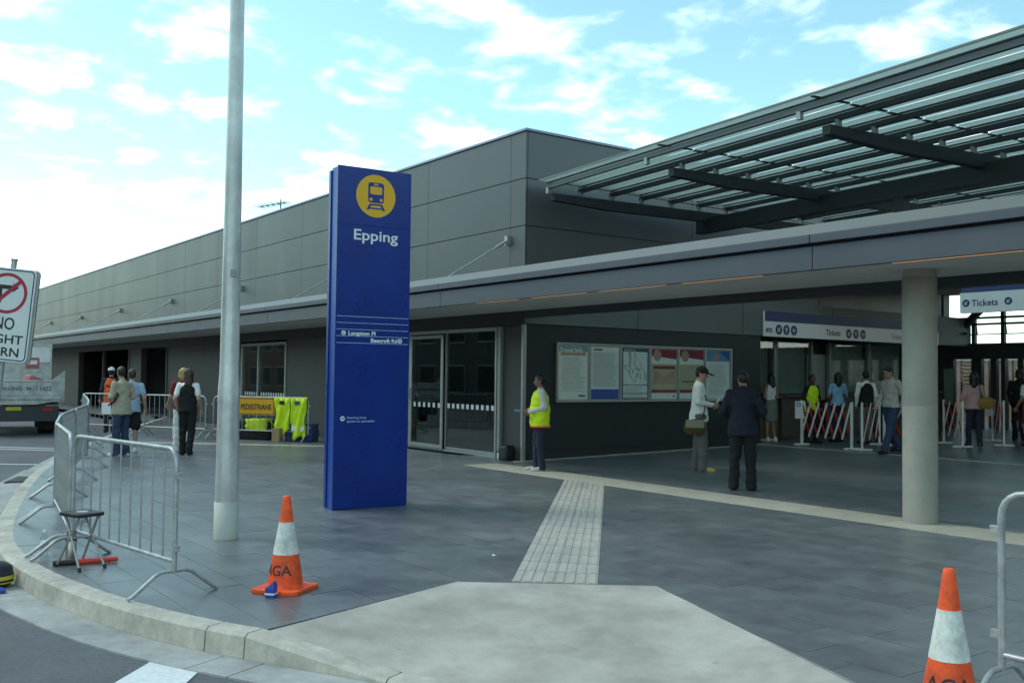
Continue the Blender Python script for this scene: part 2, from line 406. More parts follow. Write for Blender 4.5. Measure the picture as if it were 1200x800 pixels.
# pit grate at the corner
g = thing('drain_grate', 'dark iron drain grate set into the concrete gutter by barriers', 'drain', (-17.4, 3.05, -.14))
mb = MB(); gd = Vector((-.62, .25, 0)).normalized(); gn = Vector((-.25, -.62, 0)).normalized()
for i in range(8):
    p = Vector((-17.1, 2.93, -.128))+gd*(i*.1-.0); mb.beam(p-gn*.19, p+gn*.19, .05, .03)
mb.build('bar', 'iron', g)
fr = MB()
for k in (-1, 1):
    c0 = Vector((-17.1, 2.93, -.13))+gn*(k*.21); fr.beam(c0-gd*.08, c0+gd*.8, .04, .03)
fr.build('frame', 'iron', g)
pit = [(-18.9, 3.38), (-17.0, 2.74), (-15.9, 2.42), (-15.8, 2.72), (-17.0, 3.02), (-18.6, 3.5)]
structure(MB().prism([(-19.3, 3.35), (-16.9, 2.52), (-15.9, 2.3), (-15.75, 2.72), (-17.0, 3.06), (-19.0, 3.72)], -.3, -.143).build('pit_surround', 'gutter_concrete'))

def clip(poly, a, b, keep_left=True):
    out = []; n = len(poly)
    sd_ = lambda p: (b[0]-a[0])*(p[1]-a[1])-(b[1]-a[1])*(p[0]-a[0])
    for i in range(n):
        p, q = poly[i], poly[(i+1) % n]; dp, dq = sd_(p), sd_(q)
        if not keep_left: dp, dq = -dp, -dq
        if dp >= 0: out.append(p)
        if (dp > 0 and dq < 0) or (dp < 0 and dq > 0):
            t = dp/(dp-dq); out.append((p[0]+(q[0]-p[0])*t, p[1]+(q[1]-p[1])*t))
    return out
def area(p): return abs(sum(p[i][0]*p[(i+1) % len(p)][1]-p[(i+1) % len(p)][0]*p[i][1] for i in range(len(p))))/2 if len(p) > 2 else 0
def subtract(poly, hole):     # convex minus convex (hole counter-clockwise)
    res = []; rest = poly
    for i in range(len(hole)):
        a, b = hole[i], hole[(i+1) % len(hole)]
        o = clip(rest, a, b, False)
        if area(o) > 2e-4: res.append(o)
        rest = clip(rest, a, b, True)
        if area(rest) < 2e-4: break
    else: return res
    return res if area(rest) < 2e-4 else res
hole = RAMP if sum(RAMP[i][0]*RAMP[(i+1) % 5][1]-RAMP[(i+1) % 5][0]*RAMP[i][1] for i in range(5)) > 0 else RAMP[::-1]
paving = structure(bpy.data.objects.new('paving', None)); C.objects.link(paving)
tiles = []
TX, TY = .6, .3
y = 1.0; row = 0
while y < 11.0:
    x = -34+(row % 2)*TX*.5
    while x < 4:
        q = [(x+.0016, y+.0016), (x+TX-.0016, y+.0016), (x+TX-.0016, y+TY-.0016), (x+.0016, y+TY-.0016)]
        if y+TY > 11.0: q = [(a, min(b, 11.0)) for a, b in q]
        for a, b in zip(KI, KI[1:]):
            if b[0] < x-3 or a[0] > x+3: continue
            q = clip(q, a, b, True)
            if not q: break
        if q and area(q) > 4e-4:
            ps = [q]
            if x > -7.5 and y < 6: ps = subtract(q, hole)
            for p in ps:
                cxx = sum(a for a, _ in p)/len(p); cyy = sum(b for _, b in p)/len(p); tiles.append((math.hypot(cxx, cyy), p))
        x += TX
    y += TY; row += 1
def seen(p):
    v = Vector((p[0], p[1], -1.6)); z = v.dot(fw)
    return z > 1 and abs(v.dot(r2)/z) < .54 and -.36 < v.dot(u2)/z
tiles.sort(key=lambda t: t[0]-(0 if seen(t[1][0]) else -1000))
tiles_near = tiles[:295]; rest = MB()
def tile_z(): return random.uniform(-.0012, .0012)
full = None
for d, p in tiles_near:
    cxx = sum(a for a, _ in p)/len(p); cyy = sum(b for _, b in p)/len(p); dz = tile_z()
    tx, ty = random.uniform(-.001, .001), random.uniform(-.001, .001)
    t = MB().prism(p, -.03, lambda a, b: dz+(a-cxx)*tx+(b-cyy)*ty)
    place('paver', t.mesh('paver', 'slate'), paving, False)
for d, p in tiles[295:]:
    dz = tile_z(); rest.prism(p, -.03, dz)
y = 11.0; row = 0
while y < 32:        # sloping concourse floor
    x = -16.6+(row % 2)*.3
    while x < 6:
        rest.prism([(x+.003, y+.003), (x+.897, y+.003), (x+.897, y+.597), (x+.003, y+.597)], lambda a, b: floor_z(b)-.03, lambda a, b: floor_z(b)); x += .9
    y += .6; row += 1
o = rest.build('paver_field', 'slate', paving); o['kind'] = 'stuff'
bed = MB()
pieces = []
for a, b in zip(KI, KI[1:]):
    if b[0] < -45: continue
    for x0, x1 in ((a[0], b[0]),):
        pieces.append([(a[0], a[1]), (b[0], b[1]), (b[0], 11.0), (a[0], 11.0)])
for q in pieces:
    for p in (subtract(q, hole) if q[1][0] > -7 else [q]): bed.add([(x_, y_, -.008) for x_, y_ in p], [tuple(range(len(p)))])
bed.add([(-17, 11, -.012), (6, 11, -.012), (6, 32, floor_z(32)-.012), (-17, 32, floor_z(32)-.012)], [(0, 1, 2, 3)])
bed.add([(-60, 9.5, -.012), (-34, 9.5, -.012), (-34, 11.6, -.012), (-60, 11.6, -.012)], [(0, 1, 2, 3)])
bed.build('mortar_bed', 'grout', paving)
# concrete crossing ramp: a flat fall in the middle and two flares
ramp = structure(bpy.data.objects.new('kerb_ramp', None)); C.objects.link(ramp)
a_, b_, c_, d_ = (-6.5, 4.23, 0), (-5.53, 5.44, 0), (-3.05, 4.40, 0), (-5.93, 2.45, 0)
e_ = at_s(KI, s2)+(-.125,); f_ = at_s(KI, s3)+(-.125,); c_ = at_s(KI, s4)+(0,)
rg = MB(); nt_, ns_ = 40, 16; vs = []; sa, sb_ = s_at(-5.93), s4
for i in range(nt_+1):
    t = i/nt_; tt = min(1, max(0, (t-.22)/.56)); top = Vector(a_).lerp(Vector(b_), tt)
    s_ = sa+(sb_-sa)*t; bx_, by_ = at_s(KI, s_)
    for k in range(ns_+1):
        w = k/ns_; g_ = w*w*(3-2*w) if w < 1 else 1; vs.append((top.x+(bx_-top.x)*w, top.y+(by_-top.y)*w, kdrop(s_)*(.35*g_+.65*w)))
rg.add(vs, [(i*(ns_+1)+k, i*(ns_+1)+k+1, (i+1)*(ns_+1)+k+1, (i+1)*(ns_+1)+k) for i in range(nt_) for k in range(ns_)], 0, True)
rg.build('ramp_slab', 'ramp_concrete', ramp)
# white stop line painted on the road
structure(MB().add([(-6.17, 1.80, -.153), (-5.85, 1.50, -.153), (-3.9, -.1, -.153), (-3.6, .25, -.153), (-5.60, 1.82, -.153), (-5.87, 2.02, -.153)], [(0, 1, 2, 3, 4, 5)]).build('road_stop_line', 'line_paint'))
for nme, p, q, w in (('road_edge_line', (-26.6, 2.4), (-21.6, 6.6), .12), ('road_edge_line', (-27.3, 2.4), (-22.2, 6.8), .12), ('road_lane_line', (-22.2, 1.5), (-19.9, 4.4), .13)):
    P = Vector((*p, 0)); Q = Vector((*q, 0)); dd = (Q-P).normalized(); nn = Vector((dd.y, -dd.x, 0))*w/2
    structure(MB().add([(*(P-nn).xy, -.153), (*(Q-nn).xy, -.153), (*(Q+nn).xy, -.153), (*(P+nn).xy, -.153)], [(0, 1, 2, 3)]).build(nme, 'line_paint'))
# cream paver bands
band = structure(bpy.data.objects.new('cream_paver_band', None)); C.objects.link(band)
me = MB().box((0, 0, -.012), (.594, .738, .036)).mesh('band_paver', 'cream_paver', .002)
x = -14.95; 
while x < 1.5:
    place('band_paver', me, band, False, (x+.3, 10.22, 0)); x += .6
band2 = structure(bpy.data.objects.new('back_paver_band', None)); C.objects.link(band2)
me = MB().add([(-.297, -.09, -.02), (.297, -.09, -.02), (.297, .09, -.02), (-.297, .09, -.02), (-.297, -.09, .005), (.297, -.09, .005), (.297, .09, .008), (-.297, .09, .008)], [(3, 2, 1, 0), (4, 5, 6, 7), (0, 1, 5, 4), (1, 2, 6, 5), (2, 3, 7, 6), (3, 0, 4, 7)]).mesh('band_paver', 'cream_paver')
for i in range(30): place('band_paver', me, band2, False, (-15.0+i*.6, 18.05, floor_z(18.05)))
me = MB().add([(-.09, -.297, -.02), (.09, -.297, -.02), (.09, .297, -.02), (-.09, .297, -.02), (-.09, -.297, .005), (.09, -.297, .005), (.09, .297, .008), (-.09, .297, .008)], [(3, 2, 1, 0), (4, 5, 6, 7), (0, 1, 5, 4), (1, 2, 6, 5), (2, 3, 7, 6), (3, 0, 4, 7)]).mesh('band_paver', 'cream_paver')
for i in range(12): place('band_paver', me, band2, False, (-15.0, 11.35+i*.6, floor_z(11.35+i*.6)))
# pale line of pavers across the far footpath
b3 = structure(bpy.data.objects.new('footpath_paver_band', None)); C.objects.link(b3)
P0 = Vector((-24.2, 5.75, 0)); P1 = Vector((-19.6, 10.6, 0)); dd = (P1-P0).normalized()
me = MB().box((0, 0, -.01), (.58, .34, .03), math.atan2(dd.y, dd.x)).mesh('band_paver', 'cream_paver')
for i in range(11): place('band_paver', me, b3, False, tuple(P0+dd*(i*.6+.3)))
# tactile strip leading to the ramp: ridged tiles
tac = structure(bpy.data.objects.new('tactile_strip', None)); C.objects.link(tac)
A0, A1, B0, B1 = Vector((-12.05, 9.84, 0)), Vector((-11.1, 9.84, 0)), Vector((-6.25, 4.58, 0)), Vector((-5.80, 5.08, 0))
nr = 18
for i in range(nr):
    for j in range(2):
        t0, t1 = i/nr, (i+1)/nr; u0, u1 = j/2, (j+1)/2
        def pt(u_, t_, z): 
            v = (A0*(1-u_)+A1*u_)*(1-t_)+(B0*(1-u_)+B1*u_)*t_; return (v.x, v.y, z)
        e = .003; e2 = .003
        mb = MB(); q = [pt(u0+e, t0+e2/3, 0), pt(u1-e, t0+e2/3, 0), pt(u1-e, t1-e2/3, 0), pt(u0+e, t1-e2/3, 0)]
        mb.prism([(p[0], p[1]) for p in q], -.02, .006)
        for k in range(4):
            w0 = u0+(u1-u0)*(k+.22)/4; w1 = u0+(u1-u0)*(k+.78)/4
            q = [pt(w0, t0+.02/nr, 0), pt(w1, t0+.02/nr, 0), pt(w1, t1-.02/nr, 0), pt(w0, t1-.02/nr, 0)]
            mb.prism([(p[0], p[1]) for p in q], .005, .0115)
        mb.build('tactile_tile', 'tactile', tac)
# ------------------------------------------------------------------ station building
FY = 11.3; PX = -15.1
bld = thing('station_building', 'long low grey metal-clad station building with dark ground floor and flat canopy', 'building', (-15.1, 11.3, 0))
# upper cladding: backing wall and one panel per joint
bk = MB().bx(-80, PX-.05, FY+.05, 26, 2.95, 6.36); bk.build('wall', 'panel_gap', bld)
xs = [PX+.0, -15.59, -18.72]
while xs[-1] > -78: xs.append(xs[-1]-3.38)
zs = [3.30, 4.54, 5.46, 6.375]
for a, b in zip(xs, xs[1:]):
    for z0, z1 in zip(zs, zs[1:]):
        MB().bx(b+.004, a-.004, FY, FY+.045, z0+.007, z1-.007).build('wall_panel', 'panel', bld, bev=.003)
ys = [FY+.045, 15.9, 20.4, 25.9]
for a, b in zip(ys, ys[1:]):
    for z0, z1 in zip(zs, zs[1:]):
        MB().bx(PX-.045, PX, a+.007, b-.007, z0+.007, z1-.007).build('wall_panel', 'return_panel_lit', bld, bev=.004)
MB().bx(-80, PX+.03, FY-.03, FY+.25, 6.38, 6.43).bx(PX-.22, PX+.03, FY+.25, 26, 6.38, 6.43).build('parapet_cap', 'parapet_cap', bld, bev=.006)
# ground floor walls (front line)
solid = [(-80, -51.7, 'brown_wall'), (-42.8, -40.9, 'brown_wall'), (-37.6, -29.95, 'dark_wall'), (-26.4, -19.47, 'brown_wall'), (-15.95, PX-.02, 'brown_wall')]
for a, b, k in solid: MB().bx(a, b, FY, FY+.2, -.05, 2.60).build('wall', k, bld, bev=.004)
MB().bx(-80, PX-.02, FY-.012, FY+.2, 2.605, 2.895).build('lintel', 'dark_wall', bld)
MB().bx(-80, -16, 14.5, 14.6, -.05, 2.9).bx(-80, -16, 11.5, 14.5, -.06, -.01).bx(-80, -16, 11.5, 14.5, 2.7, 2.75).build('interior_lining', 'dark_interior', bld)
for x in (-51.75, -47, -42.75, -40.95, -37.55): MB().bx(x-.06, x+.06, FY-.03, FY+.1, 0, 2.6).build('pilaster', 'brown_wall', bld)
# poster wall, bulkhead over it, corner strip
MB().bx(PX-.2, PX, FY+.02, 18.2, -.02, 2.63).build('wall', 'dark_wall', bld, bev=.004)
for a, b in ((FY+.0, 14.25), (14.27, 17.55), (17.57, 20.9), (20.92, 24.2), (24.22, 27.4)):
    MB().bx(PX-.22, PX+.025, a, b, 2.64, 3.44).build('bulkhead_panel', 'bulkhead', bld, bev=.004)
MB().bx(PX-.01, PX+.05, FY-.06, FY+.02, 0, 2.62).build('corner_strip', 'aluminium', bld, bev=.008)
MB().bx(PX+.0, PX+.014, FY+.12, 18.2, 0.0, .16).build('skirting', 'dark_wall', bld)
# glazed sliding door
dr = MB()
X0, X1, XM = -19.42, -15.97, -17.97
dr.bx(X0, X0+.07, FY-.03, FY+.1, 0, 2.6).bx(X1-.06, X1, FY-.03, FY+.1, 0, 2.6).bx(X0+.07, X1-.06, FY-.03, FY+.1, 2.53, 2.6).bx(X0+.07, X1-.06, FY-.03, FY+.1, 0, .035)
door = dr.build('door', 'aluminium', bld, bev=.005)
lf = MB().bx(X0+.10, X0+.17, FY-.06, FY-.032, .04, 2.5).bx(XM-.05, XM+.03, FY-.06, FY-.032, .04, 2.5).bx(X0+.17, XM-.05, FY-.06, FY-.032, .04, .13).bx(X0+.17, XM-.05, FY-.06, FY-.032, 2.43, 2.5)
lf.build('door_leaf_frame', 'aluminium', door, bev=.004)
MB().bx(XM+.035, XM+.09, FY+.0, FY+.04, .04, 2.52).bx(XM+.09, X1-.065, FY+.0, FY+.04, .04, .1).build('fixed_frame', 'aluminium', door, bev=.004)
MB().bx(X0+.165, XM-.045, FY-.05, FY-.042, .13, 2.43).build('pane', 'door_glass', door)
MB().bx(XM+.085, X1-.06, FY+.012, FY+.02, .09, 2.53).build('pane', 'door_glass', door)
for i in range(6): MB().bx(X0+.27+i*.205, X0+.36+i*.205, FY-.054, FY-.051, .93, 1.03).build('marker_dot', 'white_print', door)
for i in range(10): MB().bx(XM+.14+i*.182, XM+.235+i*.182, FY+.008, FY+.011, .93, 1.03).build('marker_dot', 'white_print', door)
MB().bx(X0+.02, X0+.11, FY-.10, FY-.065, 1.08, 1.34).build('handle', 'aluminium', door, bev=.01)
MB().bx(-15.86, -15.76, FY-.09, FY-.005, .14, 2.6).build('downpipe', 'dull_alu', bld, bev=.015)
MB().lathe([(.045, 0), (.05, .12)], 12, (-15.81, FY-.05, 0)).build('pipe_foot', 'white_print', bld)
# lobby behind the door
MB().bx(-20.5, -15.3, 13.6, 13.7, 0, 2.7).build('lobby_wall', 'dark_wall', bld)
# far window
wn = MB().bx(-29.9, -29.8, FY-.02, FY+.1, 0, 2.55).bx(-26.5, -26.4, FY-.02, FY+.1, 0, 2.55).bx(-29.8, -26.5, FY-.02, FY+.1, 2.47, 2.55).bx(-28.55, -28.47, FY-.02, FY+.1, 0, 2.47).bx(-29.8, -28.55, FY-.02, FY+.1, 0, .06).bx(-28.47, -26.5, FY-.02, FY+.1, 0, .06)
win = wn.build('window', 'dull_alu', bld, bev=.004)
MB().bx(-29.8, -28.55, FY+.03, FY+.038, .06, 2.47).build('pane', 'door_glass', win)
MB().bx(-28.47, -26.5, FY+.03, FY+.038, .06, 2.47).build('pane', 'door_glass', win)
for i in range(17):
    x = -29.62+i*.185
    if abs(x+28.47) > .13: MB().bx(x, x+.09, FY+.024, FY+.027, .97, 1.07).build('marker_dot', 'white_print', win)
# tension rods holding the canopy
for i in range(7):
    x = -15.62-i*7.15; mb = MB(); mb.tube([(x, FY-.05, 4.29), (x, 9.75, 3.40)], .014, 8).tube([(x, FY-.05, 4.29), (x, FY-.32, 4.128)], .03, 8)
    rod = mb.build('tension_rod', 'galv', bld)
    MB().bx(x-.05, x+.05, FY-.09, FY, 4.2, 4.38).build('bracket', 'dull_alu', rod)
# canopy
can = MB().bx(-80, 3.0, 9.42, FY-.02, 2.92, 3.36).build('canopy', 'fascia', bld)
x = 1.0
while x > -80:
    a = max(x-8, -80)
    MB().bx(a+.006, x-.006, 9.33, 9.415, 2.862, 3.13).build('fascia_panel', 'fascia', can, bev=.004)
    MB().bx(a+.006, x-.006, 9.28, 9.415, 3.165, 3.262).build('gutter_trim', 'fascia', can, bev=.006)
    MB().add([(a, 9.285, 3.264), (x, 9.285, 3.264), (x, 9.415, 3.40), (a, 9.415, 3.40), (a, 9.5, 3.40), (x, 9.5, 3.40)], [(0, 1, 2, 3), (3, 2, 5, 4)]).build('flashing', 'flashing', can)
    MB().bx(a+.006, x-.006, 9.42, FY-.015, 2.885, 2.915).build('soffit_panel', 'soffit', can)
    x -= 8
for a, b in ((-14.1, -12.85), (-12.5, -11.15), (-10.9, -9.5), (-9.2, -7.85), (-6.1, -4.7), (-4.4, -3)):
    MB().bx(a, b, 9.47, 9.505, 2.872, 2.884).build('strip_light', 'strip_lamp', can)
MB().bx(PX, 3, FY-.01, FY+.12, 2.75, 3.45).build('edge_beam', 'steel_dark', can)
# unseen deck over the concourse, added to set how dark the hall is
def dz(y): return 3.5+.042*(y-11.35)
dk = MB().add([(PX-1.5, 20.2, dz(20.2)), (6, 20.2, dz(20.2)), (6, 28, dz(28)), (PX-1.5, 28, dz(28)), (PX-1.5, 20.2, dz(20.2)+.15), (6, 20.2, dz(20.2)+.15), (6, 28, dz(28)+.15), (PX-1.5, 28, dz(28)+.15)], [(3, 2, 1, 0), (4, 5, 6, 7), (0, 1, 5, 4), (1, 2, 6, 5), (2, 3, 7, 6), (3, 0, 4, 7)])
dk.build('shade_deck', 'soffit', bld)
for i in range(5): MB().beam((-13.5+i*3.2, 11.6, dz(11.6)-.1), (-13.5+i*3.2, 27.4, dz(27.4)-.1), .16, .2).build('ceiling_beam', 'steel_dark', bld)
# ticket office recess: back wall, mullions, counters, glass screens
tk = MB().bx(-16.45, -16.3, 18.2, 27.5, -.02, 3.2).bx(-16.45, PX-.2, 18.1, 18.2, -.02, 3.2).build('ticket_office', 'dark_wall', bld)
for i, (a, b) in enumerate(((18.35, 19.9), (20.05, 21.4), (22.25, 23.9), (24.05, 25.7), (25.85, 27.4))):
    z0 = floor_z((a+b)/2)
    MB().bx(-16.29, -15.95, a, b, z0, z0+1.02).bx(-16.29, -15.8, a, b, z0+1.025, z0+1.07).build('counter', 'counter', tk, bev=.006)
    MB().bx(-16.28, -16.26, a+.03, b-.03, z0+1.1, 2.6).build('screen', 'screen_green', tk)
    MB().bx(-16.1, -16.09, a+.03, b-.03, z0+1.25, 2.6).build('pane', 'clear_glass', tk)
    for y in (a-.05, b+.03): MB().bx(-16.2, -16.1, y, y+.06, z0, 2.63).build('mullion', 'dull_alu', tk)
MB().bx(-16.28, -16.24, 21.45, 22.2, 1.1, 2.3).build('notice_board', 'grey_ink', tk)

# ------------------------------------------------------------------ glazed wall at the back of the concourse
gw = thing('glazed_end_wall', 'dark steel framed glazed wall with clerestory at back of concourse', 'glass wall', (-14, 27.5, .28))
GY = 27.5
def colm(x, w, z0, z1, n='mullion'): MB().bx(x-w/2, x+w/2, GY-w*.6, GY+w*.6, z0, z1).build(n, 'steel_dark', gw)
for x in (-16.0, -15.03, -14.18, -13.3, -12.4, -11.5): colm(x, .10 if x > -15.5 else .26, 2.3, 4.2)
MB().bx(-16.3, 2, GY-.25, GY+.1, 2.28, 2.72).build('transom_beam', 'steel_dark', gw)
for z in (3.46, 3.28): MB().bx(-16.0, 2, GY-.05, GY+.05, z-.03, z+.03).build('rail', 'steel_dark', gw)
MB().bx(-16.0, 2, GY-.012, GY+.012, 2.97, 3.0).build('rail', 'steel_mid', gw)
for a, b in zip((-16.0, -15.03, -14.18, -13.3, -12.4), (-15.03, -14.18, -13.3, -12.4, -11.5)):
    MB().bx(a+.05, b-.05, GY+.02, GY+.03, 2.73, 3.25).build('pane', 'clear_glass', gw)
    MB().beam((a+.08, GY-.04, 3.3), (a+.18, GY-.16, 2.98), .025, .025).build('stay', 'steel_dark', gw)
MB().beam((-15.7, GY-.35, 2.7), (-14.45, GY-.35, 3.85), .18, .16).build('brace', 'steel_dark', gw)
MB().tube([(-15.6, GY-.5, 2.75), (-15.2, GY-.5, 2.95), (-14.95, GY-.5, 3.02)], .03, 8).build('conduit', 'steel_mid', gw)
MB().tube([(-15.93, GY-.5, 2.6), (-15.82, GY-.5, 4.0)], .035, 8).build('conduit', 'galv', gw)
for a, b in ((-15.62, -15.08), (-14.78, -14.52), (-14.35, -14.22), (-14.1, -13.75), (-13.6, -12.9), (-12.7, -11.9)):
    z0 = .3
    p = MB().bx(a, a+.03, GY+.3, GY+.36, z0, 2.25).bx(b-.03, b, GY+.3, GY+.36, z0, 2.25).build('grille', 'steel_dark', gw)
    for k in range(17): MB().bx(a+.03, b-.03, GY+.32, GY+.34, z0+.05+k*.108, z0+.085+k*.108).build('slat', 'shutter', p)
    MB().bx(a, b, GY+.0, GY+.01, z0, 2.25).build('pane', 'clear_glass', gw)
for a, b in ((-16.3, -15.62), (-15.08, -14.78), (-14.52, -14.35), (-14.22, -14.1), (-13.75, -13.6), (-12.9, -12.7), (-11.9, 2)):
    MB().bx(a, b, GY-.08, GY+.08, .27, 2.28).build('post', 'steel_dark', gw)
MB().bx(-15.9, -15.64, GY-.12, GY-.085, .95, 2.0).build('notice_panel', 'green_panel', gw)

# ------------------------------------------------------------------ concrete column
col = thing('concrete_column', 'round pale concrete column holding the canopy beside the cream paver band', 'column', (-6.33, 10.4, 0))
MB().lathe([(.19, 0), (.19, 1.32), (.188, 1.325), (.188, 1.335), (.19, 1.34), (.19, 2.8), (.185, 2.8)], 40, (-6.33, 10.4, 0)).build('shaft', 'column_concrete', col)
MB().lathe([(.185, 2.80), (.185, 2.884)], 32, (-6.33, 10.4, 0)).build('collar', 'column_concrete', col)

# ------------------------------------------------------------------ glass roof
ra = R(6); U = Vector((math.cos(ra), -math.sin(ra), 0)); V = Vector((math.sin(ra), math.cos(ra), 0)); RO = Vector((-14.8, 11.4, 0))
def rp(u, v, z): p = RO+U*u+V*v; return (p.x, p.y, z)
gr = thing('glass_roof', 'cantilevered roof of frosted glass strips on dark steel beams above canopy', 'glass roof', (-14.8, 11.4, 3.5))
UE = 15.0
MB().beam(rp(-.25, 4.2, 4.86), rp(UE, 4.2, 4.86), .2, .30).build('main_beam', 'steel_dark', gr)
MB().beam(rp(-.25, 9.6, 4.86), rp(UE, 9.6, 4.86), .2, .30).build('main_beam', 'steel_dark', gr)
for k in (4.9, 10.9):
    for v in (4.2, 9.6):
        MB().beam(rp(k, v, 3.6), rp(k, v, 4.71), .18, .18).build('post', 'steel_dark', gr)
for u in (.06, 3.1, 6.44, 9.75, 13.0):
    v0 = .25 if u < 1 else .68
    a = Vector(rp(u, v0, 5.07)); b = Vector(rp(u, 10.5, 5.07))
    mb = MB(); n = U*.07
    for sx in (-1,):
        pts = [(v0, 5.10), (v0, 5.0), (v0+1.3, 4.93), (10.5, 4.93), (10.5, 5.13), (v0, 5.13)]
        vs = [Vector(rp(u, v, z))+n*s for s in (-1, 1) for v, z in pts]; k = len(pts)
        mb.add(vs, [tuple(range(k)), tuple(reversed(range(k, 2*k)))]+[((i+1) % k, i, k+i, k+(i+1) % k) for i in range(k)])
    mb.build('cross_beam', 'steel_dark', gr)
vp = [.17+.75*i for i in range(13)]
for i, v in enumerate(vp):
    MB().beam(rp(-.0, v, 5.255), rp(UE, v, 5.282), .065, .078).build('purlin', 'steel_mid' if i == 0 else 'steel_dark', gr)
    MB().beam(rp(-.0, v, 5.338), rp(UE, v, 5.338), .04, .02).build('glazing_bar', 'steel_mid', gr)
    for u in (.06, 3.1, 6.44, 9.75, 13.0):
        MB().beam(rp(u, v, 5.13), rp(u, v, 5.244), .07, .07).build('bracket', 'dull_alu', gr)
joints = [0.0, 3.58, 6.8, 10.1, 13.4]
for i, v in enumerate(vp[:-1]):
    for a, b in zip(joints, joints[1:]):
        q = [rp(a+.025, v-.17, 5.356), rp(b-.025, v-.17, 5.356), rp(b-.025, v+.565, 5.374), rp(a+.025, v+.565, 5.374)]
        MB().add(q+[(x, y, z+.016) for x, y, z in q], [(3, 2, 1, 0), (4, 5, 6, 7), (0, 1, 5, 4), (1, 2, 6, 5), (2, 3, 7, 6), (3, 0, 4, 7)]).build('pane', 'roof_glass', gr)
    for a in joints[1:]: MB().beam(rp(a, v-.15, 5.345), rp(a, v+.55, 5.358), .05, .02).build('glazing_bar', 'steel_dark', gr)
MB().beam(rp(0, -.02, 5.365), rp(UE, -.02, 5.365), .02, .028).build('edge_trim', 'flashing', gr)
# roof antenna
an = thing('roof_antenna', 'small bare metal yagi antenna on the roof behind parapet', 'antenna', (-33.5, 14, 6.36))
MB().tube([(-33.5, 14, 6.36), (-33.5, 14, 7.95)], .025, 8).build('mast', 'steel_mid', an)
MB().tube([(-34.5, 13.6, 7.75), (-33.2, 14.1, 7.8)], .02, 8).build('boom', 'steel_mid', an)
for k in range(6):
    t = k/5; p = Vector((-34.5, 13.6, 7.75)).lerp(Vector((-33.2, 14.1, 7.8)), t); MB().tube([p+Vector((-.1, .28, 0)), p-Vector((-.1, .28, 0))], .012, 6).build('element', 'steel_mid', an)

# ------------------------------------------------------------------ poster cabinet
pc = thing('poster_cabinet', 'long glazed cabinet of six posters on the dark station wall', 'poster cabinet', (PX, 14.6, 1.15))
RT, UPV = Vector((0, 1, 0)), Vector((0, 0, 1))
Y0, Y1, Z0, Z1 = 12.08, 17.13, 1.15, 2.27
MB().bx(PX+.002, PX+.035, Y0, Y1, Z0, Z1).build('back_board', 'grey_ink', pc)
f = MB(); f.bx(PX+.02, PX+.07, Y0-.02, Y1+.02, Z0-.03, Z0).bx(PX+.02, PX+.07, Y0-.02, Y1+.02, Z1, Z1+.03).bx(PX+.02, PX+.07, Y0-.02, Y0+.012, Z0, Z1).bx(PX+.02, PX+.07, Y1-.012, Y1+.02, Z0, Z1)
f.build('frame', 'aluminium', pc, bev=.005)
pw = (Y1-Y0)/6
for i in range(1, 6): MB().bx(PX+.036, PX+.062, Y0+i*pw-.02, Y0+i*pw+.02, Z0, Z1).build('divider', 'aluminium', pc)
def poster(i, base='paper'):
    a, b = Y0+i*pw+.05, Y0+(i+1)*pw-.05
    p = MB().bx(PX+.035, PX+.039, a, b, Z0+.03, Z1-.03).build('poster', base, pc)
    o = Vector((PX+.0395, a, Z0+.03)); w, h = b-a, Z1-Z0-.06
    def blk(x0, x1, y0, y1, m, t=.001, d=0, name='print'):
        mb = MB(); rect3(mb, o+Vector((d, 0, 0)), RT, UPV, x0*w, x1*w, y0*h, y1*h, t); mb.build(name, m, p)
    return p, o, w, h, blk
def lines(p, o, w, h, n, x0, x1, y0, y1, m='grey_ink', d=.0012):
    mb = MB()
    for k in range(n):
        yy = (y0+(y1-y0)*k/n)*h; rect3(mb, o+Vector((d, 0, 0)), RT, UPV, x0*w, (x1-random.random()*.25)*w, yy, yy+h*.008, .0006)
    mb.build('print_lines', m, p)
mat('poster_teal', (.20, .36, .40), .6); mat('poster_red', (.36, .03, .06), .6); mat('poster_cream', (.55, .48, .30), .6); mat('poster_blue', (.05, .12, .45), .6); mat('poster_tan', (.52, .33, .24), .6); mat('poster_navy', (.03, .07, .16), .6); mat('poster_sky', (.15, .32, .55), .6)
p, o, w, h, b = poster(0); b(0, 1, .90, 1, 'poster_teal'); b(.06, .94, .82, .90, 'poster_tan'); lines(p, o, w, h, 26, .08, .95, .18, .8); b(.04, .96, .145, .15, 'sign_red'); b(.68, .92, .05, .08, 'ink'); put_text('Travel Info', .135, o+Vector((.002, .02, h*.875)), RT, UPV, 'white_print', p, .004)
p, o, w, h, b = poster(1); b(0, 1, 0, .19, 'poster_blue'); b(.08, .40, .93, .96, 'ink'); lines(p, o, w, h, 34, .06, .98, .24, .9)
p, o, w, h, b = poster(2)
mb = MB()
for x0, x1, y0, y1 in ((0, .035, 0, 1), (.965, 1, 0, 1), (0, 1, .93, 1), (0, 1, .27, .285), (0, 1, .10, .115), (0, 1, 0, .02)): rect3(mb, o+Vector((.001, 0, 0)), RT, UPV, x0*w, x1*w, y0*h, y1*h, .001)
mb.build('print', 'poster_navy', p); put_text('Network map', .055, o+Vector((.0025, .05, h*.945)), RT, UPV, 'white_print', p)
mb = MB()
